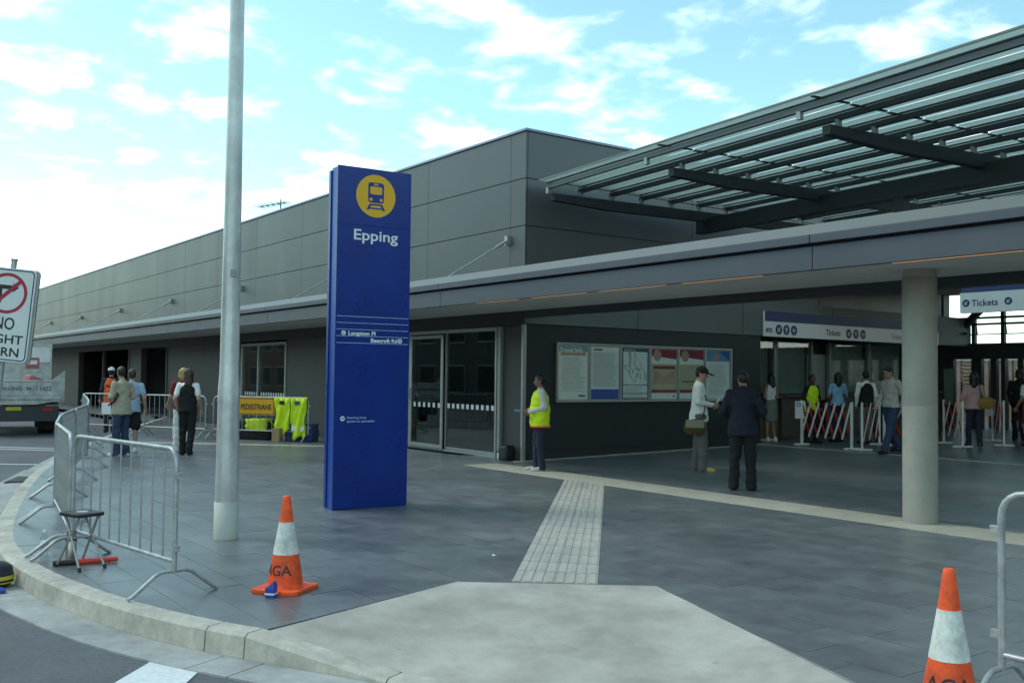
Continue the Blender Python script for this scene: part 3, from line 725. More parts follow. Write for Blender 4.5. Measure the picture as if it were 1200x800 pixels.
for k in range(9):
    x, y = random.uniform(.1, .9), random.uniform(.35, .9)
    for q in range(4):
        ang = random.choice((0, 45, 90, 135, -45))*math.pi/180; ln = random.uniform(.08, .22); x2, y2 = min(.93, max(.07, x+math.cos(ang)*ln)), min(.9, max(.33, y+math.sin(ang)*ln))
        dx, dy = (x2-x)*w, (y2-y)*h; l_ = math.hypot(dx, dy) or 1; nx, ny = -dy/l_*.005, dx/l_*.005
        if l_ > .01: poly3(mb, o+Vector((.0012+.0002*q, 0, 0)), RT, UPV, [(x*w+nx, y*h+ny), (x2*w+nx, y2*h+ny), (x2*w-nx, y2*h-ny), (x*w-nx, y*h-ny)], .0004)
        x, y = x2, y2
mb.build('map_lines', 'poster_navy', p); lines(p, o, w, h, 5, .1, .9, .13, .26); lines(p, o, w, h, 3, .1, .9, .03, .1)
for i in (3, 4):
    p, o, w, h, b = poster(i, 'poster_cream'); b(0, 1, 0, .12, 'paper'); b(0, 1, .12, .185, 'poster_red'); b(0, 1, .86, 1, 'poster_red'); b(0, 1, .70, .86, 'paper')
    mb = MB(); poly3(mb, o+Vector((.002, 0, 0)), RT, UPV, [(0, h*.86), (w, h*.80), (w, h*.9), (0, h*.95)], .001); mb.build('print', 'poster_red', p)
    mb = MB(); disc(mb, o+Vector((.0035, w*.22, h*.87)), RT, UPV, .12, .001); mb.build('print', 'poster_tan', p)
    if i == 3:
        b(.06, .94, .60, .66, 'poster_red', d=.001); mb = MB(); poly3(mb, o+Vector((.002, 0, 0)), RT, UPV, [(.06*w, .3*h), (.94*w, .3*h), (.94*w, .58*h), (.5*w, .45*h), (.06*w, .58*h)], .001); mb.build('print', 'poster_tan', p)
    else: b(.1, .6, .34, .36, 'ink', d=.001); lines(p, o, w, h, 8, .1, .9, .4, .68)
    b(.85, .92, .04, .07, 'ink', d=.001)
p, o, w, h, b = poster(5); b(0, 1, .78, 1, 'poster_sky'); mb = MB(); disc(mb, o+Vector((.002, w*.42, h*.87)), RT, UPV, .10, .001); mb.build('print', 'poster_tan', p)
mb = MB(); poly3(mb, o+Vector((.002, 0, 0)), RT, UPV, [(.55*w, h), (w, .8*h), (w, h)], .001); mb.build('print', 'poster_blue', p); lines(p, o, w, h, 24, .08, .92, .1, .74)
MB().bx(PX+.058, PX+.061, Y0+.01, Y1-.01, Z0, Z1).build('cover_glass', 'clear_glass', pc)

# ------------------------------------------------------------------ ticket signs
def arrow_disc(parent, o, r, u, rad, ang, ring='navy_ink', ink='white_print'):
    mb = MB(); disc(mb, o, r, u, rad, .002); dsc = mb.build('symbol', ring, parent)
    r = Vector(r); u = Vector(u); n = r.cross(u); c, s = math.cos(ang), math.sin(ang); mb = MB()
    def tr(pts): return [(x*c-y*s, x*s+y*c) for x, y in pts]
    o2 = Vector(o)+n*.0025; w = rad*.13
    poly3(mb, o2, r, u, tr([(-.6*rad, -w), (.5*rad, -w), (.5*rad, w), (-.6*rad, w)]), .001)
    poly3(mb, o2, r, u, tr([(.62*rad, 0), (.05*rad, .55*rad), (-.1*rad, .42*rad), (.35*rad, 0), (-.1*rad, -.42*rad), (.05*rad, -.55*rad)][:3]+[(.35*rad, 0)]), .001)
    poly3(mb, o2, r, u, tr([(.62*rad, 0), (.35*rad, 0), (-.1*rad, -.42*rad), (.05*rad, -.55*rad)]), .001)
    mb.build('arrow', ink, dsc)
ts = thing('ticket_window_sign', 'long blue-topped white Tickets sign band above the ticket windows', 'sign', (PX+.03, 21, 2.63))
SX = PX+.09
MB().bx(PX+.028, SX, 18.25, 25.6, 2.63, 3.22).build('sign_box', 'sign_backlit', ts, bev=.006)
MB().bx(SX+.0005, SX+.006, 18.25, 25.6, 2.985, 3.222).build('blue_strip', 'band_blue', ts)
o = Vector((SX+.001, 0, 0))
put_text('ets', .2, (SX+.002, 18.27, 2.73), RT, UPV, 'navy_ink', ts, .004)
for k, yy in enumerate((18.75, 19.03, 19.31)): arrow_disc(ts, (SX+.001, yy, 2.80), RT, UPV, .12, R(225) if k == 0 else R(90*k))
put_text('Tickets', .2, (SX+.002, 20.55, 2.73), RT, UPV, 'navy_ink', ts, .004)
for k, yy in enumerate((21.48, 21.78, 22.08)): arrow_disc(ts, (SX+.001, yy, 2.80), RT, UPV, .12, R(225) if k == 0 else R(90*k))
put_text('Tickets', .2, (SX+.002, 23.3, 2.73), RT, UPV, 'grey_ink', ts, .004)
ps = thing('hanging_ticket_sign', 'white hanging Tickets sign with two blue arrow discs by concrete column', 'sign', (-6.7, 14, 2.63))
MB().bx(-7.87, -5.5, 14.0, 14.1, 2.63, 2.93).build('sign_box', 'sign_backlit', ps, bev=.005)
MB().bx(-7.84, -5.53, 13.99, 14.11, 2.935, 3.0).build('blue_strip', 'band_blue', ps)
for x in (-7.3, -6.1): MB().tube([(x, 14.05, 3.0), (x, 14.05, dz(14.05)+.05)], .02, 8).build('hanger', 'steel_dark', ps)
RX = Vector((1, 0, 0))
arrow_disc(ps, (-7.775, 13.999, 2.775), RX, UPV, .055, R(225)); put_text('Tickets', .135, (-7.69, 13.998, 2.725), RX, UPV, 'navy_ink', ps, .002); arrow_disc(ps, (-7.145, 13.999, 2.775), RX, UPV, .055, R(225))

bw = thing('boundary_wall', 'brown brick boundary wall outside behind the glazed end wall', 'wall', (-10, 33, 0))
MB().bx(-24, 4, 33, 33.25, -.1, 2.35).build('wall', 'brick_far', bw); MB().bx(-24, 4, 32.96, 33.29, 2.35, 2.43).build('coping', 'kerb_concrete', bw)
# ------------------------------------------------------------------ blue pylon sign
py = thing('station_pylon', 'tall dark blue station pylon with yellow train disc and white Epping lettering', 'sign', (-10.78, 5.68, 0))
pr = Vector((.06, .98, 0)).normalized(); pn = Vector((pr.y, -pr.x, 0)); PO = Vector((-10.70, 5.19, 0))
def slab(s0, s1, d0, d1, z0, z1):
    vs = [PO+pr*s+pn*d+Vector((0, 0, z)) for z in (z0, z1) for s, d in ((s0, d0), (s1, d0), (s1, d1), (s0, d1))]
    return MB().add(vs, [(0, 1, 2, 3), (7, 6, 5, 4), (4, 5, 1, 0), (5, 6, 2, 1), (6, 7, 3, 2), (7, 4, 0, 3)])
def fixn(o):
    bm = bmesh.new(); bm.from_mesh(o.data); bmesh.ops.recalc_face_normals(bm, faces=bm.faces); bm.to_mesh(o.data); bm.free(); return o
fixn(slab(0, .98, -.02, 0, .012, 3.425).build('front_panel', 'sign_blue', py)); fixn(slab(0, .98, -.02, 0, 3.43, 4.13).build('front_panel', 'sign_blue', py))
fixn(slab(.004, .976, -.19, -.02, .0, 4.115).build('core', 'sign_blue_lit', py)); fixn(slab(-.012, .98, -.25, -.19, .012, 4.09).build('back_panel', 'sign_blue', py))
def on(s, z, d=.0006): return PO+pr*s+pn*d+Vector((0, 0, z))
mb = MB(); disc(mb, on(.50, 3.80), pr, UPV, .262, .002, 40); dsc = mb.build('train_disc', 'yellow_disc', py)
def rrect(x0, x1, y0, y1, r, n=5):
    P = []
    for cx_, cy_, a0 in ((x1-r, y1-r, 0), (x0+r, y1-r, 90), (x0+r, y0+r, 180), (x1-r, y0+r, 270)):
        for k in range(n+1): a = R(a0+90*k/n); P.append((cx_+r*math.cos(a), cy_+r*math.sin(a)))
    return P
o = on(.50, 3.80, .003); mb = MB()
poly3(mb, o, pr, UPV, rrect(-.105, .105, -.085, .165, .035), .001)
for sx in (-1, 1):
    poly3(mb, o, pr, UPV, [(sx*.05, -.10), (sx*.085, -.10), (sx*.125, -.175), (sx*.095, -.175)], .001)
poly3(mb, o, pr, UPV, [(-.07, -.098), (.07, -.098), (.07, -.118), (-.07, -.118)], .0012); poly3(mb, o, pr, UPV, [(-.10, -.145), (.10, -.145), (.10, -.163), (-.10, -.163)], .0013)
mb.build('train_symbol', 'sign_blue', dsc)
mb = MB(); o2 = on(.50, 3.80, .0045); poly3(mb, o2, pr, UPV, rrect(-.08, .08, .02, .115, .02), .001); poly3(mb, o2, pr, UPV, rrect(-.03, .03, .132, .150, .008), .001)
for sx in (-1, 1): disc(mb, o2+pr*(sx*.068)+UPV*(-.045), pr, UPV, .02, .001, 16)
mb.build('train_windows', 'yellow_disc', dsc)
def fit_text(txt, width, cap, origin, right, upv, m, parent, bold=0):
    me = text_mesh(txt, 1, 0); xs_ = [v.co.x for v in me.vertices]; ys_ = [v.co.y for v in me.vertices]; w = max(xs_)-min(xs_); bpy.data.meshes.remove(me)
    size = cap/.69
    return put_text(txt, size, origin, right, upv, m, parent, bold, sx=width/(w*size))
fit_text('Epping', .58, .125, on(.205, 3.25), pr, UPV, 'white_print', py, .0025)
mb = MB()
for z in (2.31, 2.232, 2.153, 2.073, 1.99): rect3(mb, on(.0, z), pr, UPV, .015, .965, 0, .007, .001)
mb.build('rule_line', 'thin_line', py)
arrow_disc(py, on(.105, 2.113), pr, UPV, .028, R(180), 'white_print', 'green_panel'); fit_text('Langston Pl', .35, .046, on(.165, 2.09), pr, UPV, 'white_print', py, .002)
fit_text('Beecroft Rd', .35, .046, on(.46, 2.008), pr, UPV, 'white_print', py, .002); arrow_disc(py, on(.855, 2.032), pr, UPV, .028, R(0), 'white_print', 'sign_blue')
arrow_disc(py, on(.11, 1.085), pr, UPV, .03, R(60), 'white_print', 'sign_blue')
fit_text('Hearing loop', .25, .026, on(.165, 1.083), pr, UPV, 'thin_line', py, .001); fit_text('system in operation', .36, .026, on(.165, 1.04), pr, UPV, 'thin_line', py, .001)

# ------------------------------------------------------------------ light pole
lp = thing('light_pole', 'tall galvanised steel light pole rising in front of the blue pylon', 'light pole', (-9.42, 3.44, 0))
PC = (-9.42, 3.44, 0)
MB().lathe([(.117, 0), (.117, .36), (.113, .36)], 32, PC).build('base_sleeve', 'pole_sleeve', lp)
MB().lathe([(.112, .36), (.104, 1.33)], 32, PC).build('lower_shaft', 'galv_pole', lp)
MB().lathe([(.107, 1.33), (.103, 1.47), (.094, 1.60), (.092, 1.7)], 32, PC).build('swage', 'galv_pole', lp)
MB().lathe([(.092, 1.7), (.070, 5.3), (.052, 9.2)], 32, PC).build('upper_shaft', 'galv_pole', lp)
MB().bx(-9.42+.08, -9.42+.095, 3.40, 3.46, 2.55, 2.62).build('tag_plate', 'dull_alu', lp)

# ------------------------------------------------------------------ crowd barriers
def barrier(a, b, label, h=1.05, group='steel crowd barriers', nb=None):
    a = Vector((*a, 0)); b = Vector((*b, 0)); d = b-a; Ln = d.length; rz = math.atan2(d.y, d.x)
    t = thing('crowd_barrier', label, 'barrier', tuple((a+b)/2), rz, group); l = Ln/2-.03; r = .12
    path = [(-l, 0, .16), (-l, 0, .5)]
    for k in range(6): an_ = R(180-90*k/5); path.append((-l+r+r*math.cos(an_), 0, h-r+r*math.sin(an_)))
    path.append((0, 0, h))
    for k in range(6): an_ = R(90-90*k/5); path.append((l-r+r*math.cos(an_), 0, h-r+r*math.sin(an_)))
    path += [(l, 0, .5), (l, 0, .16)]
    MB().tube(path, .0185, 10).build('frame', 'galv', t, world=False)
    MB().tube([(-l, 0, .24), (l, 0, .24)], .0165, 8).build('bottom_rail', 'galv', t, world=False)
    n = nb or max(8, round(Ln/.165)); me = MB().tube([(0, 0, .24), (0, 0, h-.005)], .0075, 6).mesh('bar', 'galv')
    for k in range(1, n):
        place('bar', me, t, False, (-l+2*l*k/n, 0, 0))
    me = MB().tube([(0, -.34, .012), (0, -.30, .03), (0, -.14, .155), (0, -.09, .175), (0, .09, .175), (0, .14, .155), (0, .30, .03), (0, .34, .012)], .015, 8).mesh('foot', 'galv')
    for s in (-1, 1): place('foot', me, t, False, (s*l, 0, 0))
    me = MB().box((0, 0, 0), (.05, .03, .045)).mesh('hook', 'galv', .006)
    for s in (-1, 1):
        for z in (.34, .86): place('hook', me, t, False, (s*(l+.03), 0, z))
    return t
ch = [(-7.15, 2.27), (-9.22, 1.97), (-11.45, 2.29), (-13.65, 2.78), (-15.65, 3.38), (-17.7, 4.02), (-19.95, 4.55), (-22.3, 5.06), (-24.6, 5.52), (-27.0, 6.02)]
names = ['nearest steel crowd barrier standing across the paving behind the folding stool', 'second steel crowd barrier along the kerb, seen nearly edge-on past the stool', 'third steel crowd barrier along the kerb counting from the folding stool', 'fourth steel crowd barrier along the kerb counting from the folding stool', 'fifth steel crowd barrier along the kerb counting from the folding stool', 'sixth steel crowd barrier along the kerb counting from the folding stool', 'seventh steel crowd barrier along the kerb counting from the folding stool', 'eighth steel crowd barrier along the kerb counting from the folding stool', 'last steel crowd barrier along the kerb, beside the parked truck']
for a, b, nme in zip(ch, ch[1:], names):
    A = Vector((*a, 0)); B = Vector((*b, 0)); dd = (B-A).normalized()*.04; barrier((A+dd).xy, (B-dd).xy, nme, nb=10 if a[0] > -8 else None)
barrier((-27.75, 6.15), (-25.95, 7.16), 'far steel crowd barrier behind the worker in orange vest')
barrier((-25.85, 7.22), (-24.08, 8.24), 'far steel crowd barrier behind the woman in black waistcoat')
barrier((-24.0, 8.36), (-21.82, 9.95), 'far steel crowd barrier carrying the PEDESTRIANS sign and yellow jackets')
barrier((-2.59, 4.93), (-.35, 4.93), 'steel crowd barrier cut off by the right edge beside traffic cone')

# ------------------------------------------------------------------ traffic cones
def cone(loc, rz, ang, label):
    t = thing('traffic_cone', label, 'traffic cone', loc, 0, 'orange traffic cones')
    prof = [(.132, .03), (.127, .07), (.118, .14), (.094, .27), (.053, .505), (.030, .675), (.026, .695), (.018, .70)]
    def rad(z):
        for (r0, z0), (r1, z1) in zip(prof, prof[1:]):
            if z <= z1: return r0+(r1-r0)*(z-z0)/(z1-z0)
        return .02
    MB().lathe([(.152, .028)]+prof, 36).build('body', 'cone_orange', t, world=False)
    MB().lathe([(rad(.27)+.0015, .27), (rad(.4)+.0015, .4), (rad(.505)+.0015, .505)], 36).build('white_sleeve', 'cone_white', t, world=False)
    b = MB().prism(rrect(-.19, .19, -.19, .19, .05), 0, .03); b.xf(Matrix.Rotation(rz, 4, 'Z')); b.build('base', 'cone_orange', t, bev=.006, world=False)
    me = text_mesh('AGA', .105, .001, .0008, 'CENTER'); me.materials.clear(); me.materials.append(M['sign_black'])
    for v in me.vertices:
        z = .125+v.co.y; r_ = rad(z)+.0015+v.co.z; a = ang+v.co.x/.11; v.co = (r_*math.cos(a), r_*math.sin(a), z)
    place('lettering', me, t, False)
    return t
cone((-6.95, 3.0, 0), R(35), math.atan2(-3.0, 6.95)-.62, 'orange traffic cone with white sleeve in front of the blue pylon')
cone((-2.62, 4.55, 0), R(10), math.atan2(-4.55, 2.62)-.05, 'orange traffic cone with white sleeve at lower right beside a barrier')
pk = thing('drink_carton', 'small blue and white crumpled carton against the traffic cone base', 'carton', (-6.78, 2.82, 0), R(40))
MB().bx(-.035, .035, -.03, .03, 0, .065).build('box', 'pkg_blue', pk, bev=.004, world=False)
MB().bx(-.036, .036, -.031, .031, .02, .032).build('stripe', 'white_print', pk, world=False)
MB().add([(-.035, -.03, .065), (.035, -.03, .065), (.035, .03, .065), (-.035, .03, .065), (.03, -.02, .115), (.03, .02, .115)], [(0, 1, 4), (1, 2, 5, 4), (2, 3, 5), (3, 0, 4, 5)]).build('flap', 'pkg_blue', pk, world=False)
lt = MB(); lt.add([(-.02, -.012, .003), (.018, -.015, .006), (.02, .014, .004), (-.016, .016, .008), (0, 0, .016)], [(0, 1, 4), (1, 2, 4), (2, 3, 4), (3, 0, 4)])
o = lt.build('paper_scrap', 'white_print'); o.location = (-7.25, 5.11, 0); tag(o, 'tiny white paper scrap lying on the paving by tactile strip', 'litter')

# ------------------------------------------------------------------ folding stool and the things round it
st = thing('folding_stool', 'small folding stool with black seat and shiny tube legs by kerb', 'stool', (-8.66, 1.945, 0), R(18))
MB().prism(rrect(-.15, .15, -.13, .13, .05), .425, .455).build('seat', 'black_plastic', st, bev=.01, world=False)
mb = MB(); disc(mb, (0, 0, .4555), (1, 0, 0), (0, 1, 0), .045, .001); mb.build('seat_emblem', 'grey_ink', st, world=False)
for sx, sy in ((-1, -1), (1, -1), (-1, 1), (1, 1)):
    MB().tube([(sx*.17, sy*.11, .012), (-sx*.10, sy*.11*.75, .42)], .0105, 8).build('leg', 'aluminium', st, world=False)
    MB().tube([(sx*.175, sy*.112, 0), (sx*.165, sy*.109, .03)], .014, 8).build('leg_tip', 'black_plastic', st, world=False)
MB().tube([(-.02, -.09, .24), (-.02, .09, .24)], .008, 6).build('cross_bar', 'aluminium', st, world=False)
fl = thing('vacuum_flask', 'steel vacuum flask with black strap standing behind the folding stool', 'flask', (-9.04, 1.95, 0))
MB().lathe([(.042, 0), (.044, .02), (.044, .19), (.036, .205)], 20, (0, 0, 0)).build('body', 'flask_steel', fl, world=False)
MB().lathe([(.046, .165), (.046, .18)], 20).build('band', 'black_plastic', fl, world=False)
MB().lathe([(.037, .205), (.037, .255), (.03, .262)], 20).build('cup', 'flask_steel', fl, world=False)
MB().tube([(-.045, 0, .18), (-.07, 0, .13), (-.07, 0, .06), (-.045, 0, .02)], .009, 8).build('strap', 'black_fabric', fl, world=False)
bt = thing('water_bottle', 'clear plastic water bottle with white label standing at kerb edge', 'bottle', (-9.36, 1.80, 0))
MB().lathe([(.03, 0), (.034, .01), (.034, .15), (.014, .195), (.013, .205)], 18).build('body', 'bottle_plastic', bt, world=False)
MB().lathe([(.0345, .06), (.0345, .13)], 18).build('label', 'bottle_label', bt, world=False)
MB().lathe([(.016, .205), (.016, .225)], 14).build('cap', 'white_print', bt, world=False)
wd = thing('traffic_wand', 'red traffic wand with black handle lying under the folding stool', 'wand', (-8.78, 2.0, .025), math.atan2(.50, .06))
MB().tube([(-.24, 0, 0), (-.22, 0, 0), (-.06, 0, 0), (-.05, 0, 0)], [.02, .023, .023, .026], 14).build('handle', 'black_plastic', wd, world=False)
MB().tube([(-.05, 0, 0), (.25, 0, 0), (.265, 0, 0)], [.024, .022, .014], 14).build('tube', 'wand_red', wd, world=False)
hb = thing('tool_bag', 'black and yellow bag in the gutter cut off by the left edge', 'bag', (-8.98, 1.36, -.146), R(60))
bgm = MB().lathe([(.10, 0), (.135, .03), (.145, .09), (.13, .16), (.08, .195), (.03, .205)], 22); bgm.build('shell', 'black_plastic', hb, world=False)
MB().lathe([(.147, .065), (.1475, .082), (.146, .095)], 22).build('stripe', 'plate_yellow', hb, world=False)
MB().lathe([(.142, .035), (.144, .045)], 22).build('stripe', 'plate_yellow', hb, world=False)
o = MB().bx(-.06, .06, -.035, .035, 0, .03).build('blue_case', 'pkg_blue', bev=.008); o.location = (-8.72, 1.36, -.146); tag(o, 'small flat blue case lying in the gutter by kerb face', 'case')

# ------------------------------------------------------------------ no-right-turn sign
ns = thing('road_sign', 'white NO RIGHT TURN sign with red ring on a leaning post', 'road sign', (-12.02, 1.84, 2.23))
vr = Vector((math.cos(YAW), math.sin(YAW), 0)); lean = R(5.2)
sr = vr*math.cos(lean)-Vector((0, 0, 1))*math.sin(lean); su = vr*math.sin(lean)+Vector((0, 0, 1))*math.cos(lean); sn = sr.cross(su)
SO = Vector((-12.02, 1.84, 2.23))
mb = MB(); poly3(mb, SO-sn*.02, sr, su, rrect(-.30, .30, -.515, .515, .05), .02); fixn(mb.build('plate', 'sign_white', ns))
mb = MB(); poly3(mb, SO-sn*.05+sr*.012, sr, su, rrect(-.305, .315, -.525, .515, .05), .028); fixn(mb.build('backing', 'dull_alu', ns))
out_, in_ = rrect(-.285, .285, -.50, .50, .045), rrect(-.272, .272, -.487, .487, .035)
vs = [SO+sr*x+su*y+sn*.001 for x, y in out_+in_]; k = len(out_); MB().add(vs, [(i, (i+1) % k, k+(i+1) % k, k+i) for i in range(k)]).build('border', 'navy_ink', ns)
mb = MB(); disc(mb, SO+su*.235+sn*.001, sr, su, .225, .001, 40, inner=.19); mb.build('red_ring', 'sign_red', ns)
mb = MB(); q = SO+su*.235+sn*.0008; poly3(mb, q, sr, su, [(-.11, -.11), (-.055, -.11), (-.055, .045), (.06, .045), (.06, .09), (-.11, .09)], .001); poly3(mb, q, sr, su, [(.06, .12), (.125, .067), (.06, .015)], .001); mb.build('arrow', 'sign_black', ns)
mb = MB(); q = SO+su*.235+sn*.0025; poly3(mb, q, sr, su, [(-.15, -.12), (-.12, -.15), (.15, .12), (.12, .15)], .001); mb.build('red_bar', 'sign_red', ns)
for tx, w_, cp, yy in (('NO', .22, .13, -.16), ('RIGHT', .44, .095, -.315), ('TURN', .40, .095, -.455)): fit_text(tx, w_, cp, SO-sr*(w_/2)+su*yy+sn*.001, sr, su, 'sign_black', ns, .002)
MB().tube([SO-su*2.41-sn*.075, SO+su*.60-sn*.075], .03, 14).build('post', 'galv', ns)
MB().tube([SO+su*.60-sn*.075, SO+su*.625-sn*.075], .036, 14).build('post_cap', 'dull_alu', ns)

# ------------------------------------------------------------------ tipper truck
tk_ = thing('tray_truck', 'white tray truck parked on the road with lettered tailgate', 'truck', (-29.6, 5.0, -.155), R(-6))
def tp(mb, name, m, parent=None, bev=0): return mb.build(name, m, parent or tk_, bev=bev, world=False)
# local: +x = rearwards, -x = front ; y = across ; z from road
HW = 1.05
body = tp(MB().bx(-3.6, 0, -HW, HW, .93, 1.03), 'tray', 'truck_white', bev=.01)
for k in range(5): tp(MB().bx(-3.3+k*.75, -3.2+k*.75, -HW+.1, HW-.1, .84, .93), 'cross_member', 'steel_dark', body)
tg = tp(MB().bx(-.0, .05, -HW, HW-.02, 1.0, 1.48), 'tailgate', 'truck_white', bev=.012)
tp(MB().bx(-.03, .07, -HW, HW-.02, 1.48, 1.53), 'top_rail', 'truck_white', tg, .01)
for z in (1.12, 1.40): tp(MB().bx(.05, .062, -HW+.1, HW-.12, z, z+.03), 'rib', 'truck_white', tg)
me = text_mesh('QUIKPAVING  9417 5422', .15, .001); me.materials.clear(); me.materials.append(M['steel_mid'])
me.transform(Matrix(((0, 0, 1, .066), (1, 0, 0, -.88), (0, 1, 0, 1.25), (0, 0, 0, 1)))); place('lettering', me, tg, False)
for s in (-1, 1):
    tp(MB().bx(-3.55, -.05, s*HW-.02*(1+s)+.0, s*HW+.02*(1-s), 1.03, 1.48), 'side_board', 'truck_white', bev=.008)
    mb = MB(); y0, y1 = (HW-.02, HW+.03) if s > 0 else (-HW-.03, -HW+.02)
    mb.add([(-.35, y0, 1.45), (.06, y0, .95), (.06, y0, 1.78), (-.05, y0, 1.70), (-.35, y1, 1.45), (.06, y1, .95), (.06, y1, 1.78), (-.05, y1, 1.70)], [(0, 1, 2, 3), (7, 6, 5, 4), (0, 4, 5, 1), (1, 5, 6, 2), (2, 6, 7, 3), (3, 7, 4, 0)]); fixn(tp(mb, 'corner_post', 'truck_white'))
    if s > 0: fixn(tp(MB().add([(.062, HW-.30, 1.53), (.062, HW+.02, 1.0), (.062, HW+.02, 1.80), (.062, HW-.14, 1.66), (.03, HW-.30, 1.53), (.03, HW+.02, 1.0), (.03, HW+.02, 1.80), (.03, HW-.14, 1.66)], [(0, 1, 2, 3), (7, 6, 5, 4), (0, 4, 5, 1), (1, 5, 6, 2), (2, 6, 7, 3), (3, 7, 4, 0)]), 'gate_wing', 'truck_white'))
hbd = tp(MB().bx(-3.62, -3.56, -HW, HW, 1.03, 2.02), 'headboard', 'truck_white', bev=.01)
tp(MB().bx(-3.64, -3.54, HW-.05, HW, 1.03, 2.62).bx(-3.64, -3.54, -HW, -HW+.05, 1.03, 2.62).bx(-3.64, -3.54, -HW+.05, HW-.05, 2.56, 2.62), 'frame', 'truck_white', hbd)
tp(MB().bx(-3.60, -3.58, -HW+.05, HW-.05, 2.05, 2.56), 'mesh_panel', 'sign_white', hbd)
cab = MB(); pts = [(-5.9, .55), (-3.75, .55), (-3.75, 2.25), (-5.0, 2.3), (-5.75, 1.55), (-5.95, 1.45)]
cab.add([(x, -.95, z) for x, z in pts]+[(x, .95, z) for x, z in pts], [tuple(range(6)), tuple(reversed(range(6, 12)))]+[((i+1) % 6, i, 6+i, 6+(i+1) % 6) for i in range(6)])
cb = fixn(tp(cab, 'cab', 'truck_white', bev=.05)); tp(MB().bx(-3.75, -3.742, -.7, .7, 1.5, 2.1), 'rear_window', 'door_glass', cb)
tp(MB().bx(-5.6, -.35, -.42, -.3, .62, .84).bx(-5.6, -.35, .3, .42, .62, .84), 'chassis_rail', 'steel_dark')
skirt = MB(); skirt.add([(.02, -HW, .98), (.02, HW-.03, .98), (.02, .35, .86), (.02, -.7, .86), (-.04, -HW, .98), (-.04, HW-.03, .98), (-.04, .35, .86), (-.04, -.7, .86)], [(0, 1, 2, 3), (7, 6, 5, 4), (0, 4, 5, 1), (1, 5, 6, 2), (2, 6, 7, 3), (3, 7, 4, 0)]); fixn(tp(skirt, 'rear_beam', 'truck_white'))
tp(MB().bx(-.12, -.06, -.95, .95, .40, .82), 'rear_bar', 'steel_dark')
tp(MB().bx(-.055, -.045, -.36, .02, .70, .80), 'number_plate', 'plate_yellow')
for y0 in (.52, -.85): tp(MB().bx(-.058, -.03, y0, y0+.3, .66, .76), 'tail_lamp', 'lamp_red', bev=.01)
for x in (-1.35, -4.95):
    for s in (-1, 1):
        w_ = .42 if x > -3 else .22; ty = MB().lathe([(.24, -w_/2), (.34, -w_/2), (.37, -w_/2+.03), (.37, w_/2-.03), (.34, w_/2), (.24, w_/2)], 28); ty.xf(Matrix.Translation((x, s*(HW-.1-w_/2), .37)) @ Matrix.Rotation(R(90), 4, 'X'))
        wh = tp(ty, 'wheel', 'rubber'); rm_ = MB().lathe([(.23, -w_/2+.02), (.235, w_/2-.02)], 20); rm_.xf(Matrix.Translation((x, s*(HW-.1-w_/2), .37)) @ Matrix.Rotation(R(90), 4, 'X')); tp(rm_, 'rim', 'dull_alu', wh)
    if x > -3:
        for s in (-1, 1): tp(MB().bx(-.75, -.72, s*.78-.24, s*.78+.24, .14, .8), 'mud_flap', 'rubber')
# load on the tray
def blob_box(name, c, sz, m, label, cat, rz=0, tilt=0, seed=0):
    bm = bmesh.new(); bmesh.ops.create_cube(bm, size=1); bmesh.ops.subdivide_edges(bm, edges=bm.edges, cuts=4, use_grid_fill=True); rr_ = random.Random(seed)
    for v in bm.verts:
        q = v.co.copy(); k = q.length; v.co = q*(1-.25*max(0, k-.6))*(1+rr_.uniform(-.06, .06)); v.co.x *= sz[0]; v.co.y *= sz[1]; v.co.z *= sz[2]
    me = bpy.data.meshes.new(name); bm.to_mesh(me); bm.free(); me.materials.append(M[m]); me.polygons.foreach_set('use_smooth', [True]*len(me.polygons))
    o = bpy.data.objects.new(name, me); C.objects.link(o); o.location = c; o.rotation_euler = (tilt, 0, rz); return tag(o, label, cat) if label else o
o = blob_box('tarp_bundle', (-31.0, 5.62, 1.30), (.6, .62, .24), 'pink_red', 'crumpled red tarpaulin bundle lying on the truck tray', 'tarpaulin', R(10), R(-22), 3)
o = blob_box('sack', (-30.8, 5.40, 1.10), (.6, .8, .30), 'cloth_blue', 'dark blue sack under the red tarpaulin on truck tray', 'sack', R(30), 0, 5)
o = MB().bx(-.02, .02, -.19, .19, -.17, .17).build('red_board', 'pink_red', bev=.01); o.location = (-32.2, 5.72, 1.86); o.rotation_euler = (0, 0, R(-4)); tag(o, 'square red board standing on the truck tray behind tarpaulin', 'board')
MB().bx(.021, .023, -.13, .13, -.03, .09).build('light_print', 'sign_white', o, world=False)

# ------------------------------------------------------------------ things hung on and heaped behind the far barrier
FA, FB = Vector((-24.0, 8.36, 0)), Vector((-21.82, 9.95, 0)); fd = (FB-FA).normalized(); fn = Vector((fd.y, -fd.x, 0))
def fpos(t, off=0, z=0): return FA+fd*((FB-FA).length*t)+fn*off+Vector((0, 0, z))
sg = thing('pedestrians_sign', 'orange PEDESTRIANS sign hung on the far steel barrier', 'sign', tuple(fpos(.46, .04, .62)))
mb = MB(); poly3(mb, fpos(.46, .025, .62), fd, UPV, rrect(-.52, .52, 0, .42, .03), .012); fixn(mb.build('plate', 'sign_orange', sg))
fit_text('PEDESTRIANS', .84, .13, fpos(.46, .039, .75)-fd*.42, fd, UPV, 'sign_black', sg, .004)
mb = MB()
for x0, x1, y0, y1 in ((-.5, .5, .015, .03), (-.5, .5, .39, .405), (-.5, -.485, .03, .39), (.485, .5, .03, .39)): rect3(mb, fpos(.46, .038, .62), fd, UPV, x0, x1, y0, y1, .001)
mb.build('border', 'sign_black', sg)
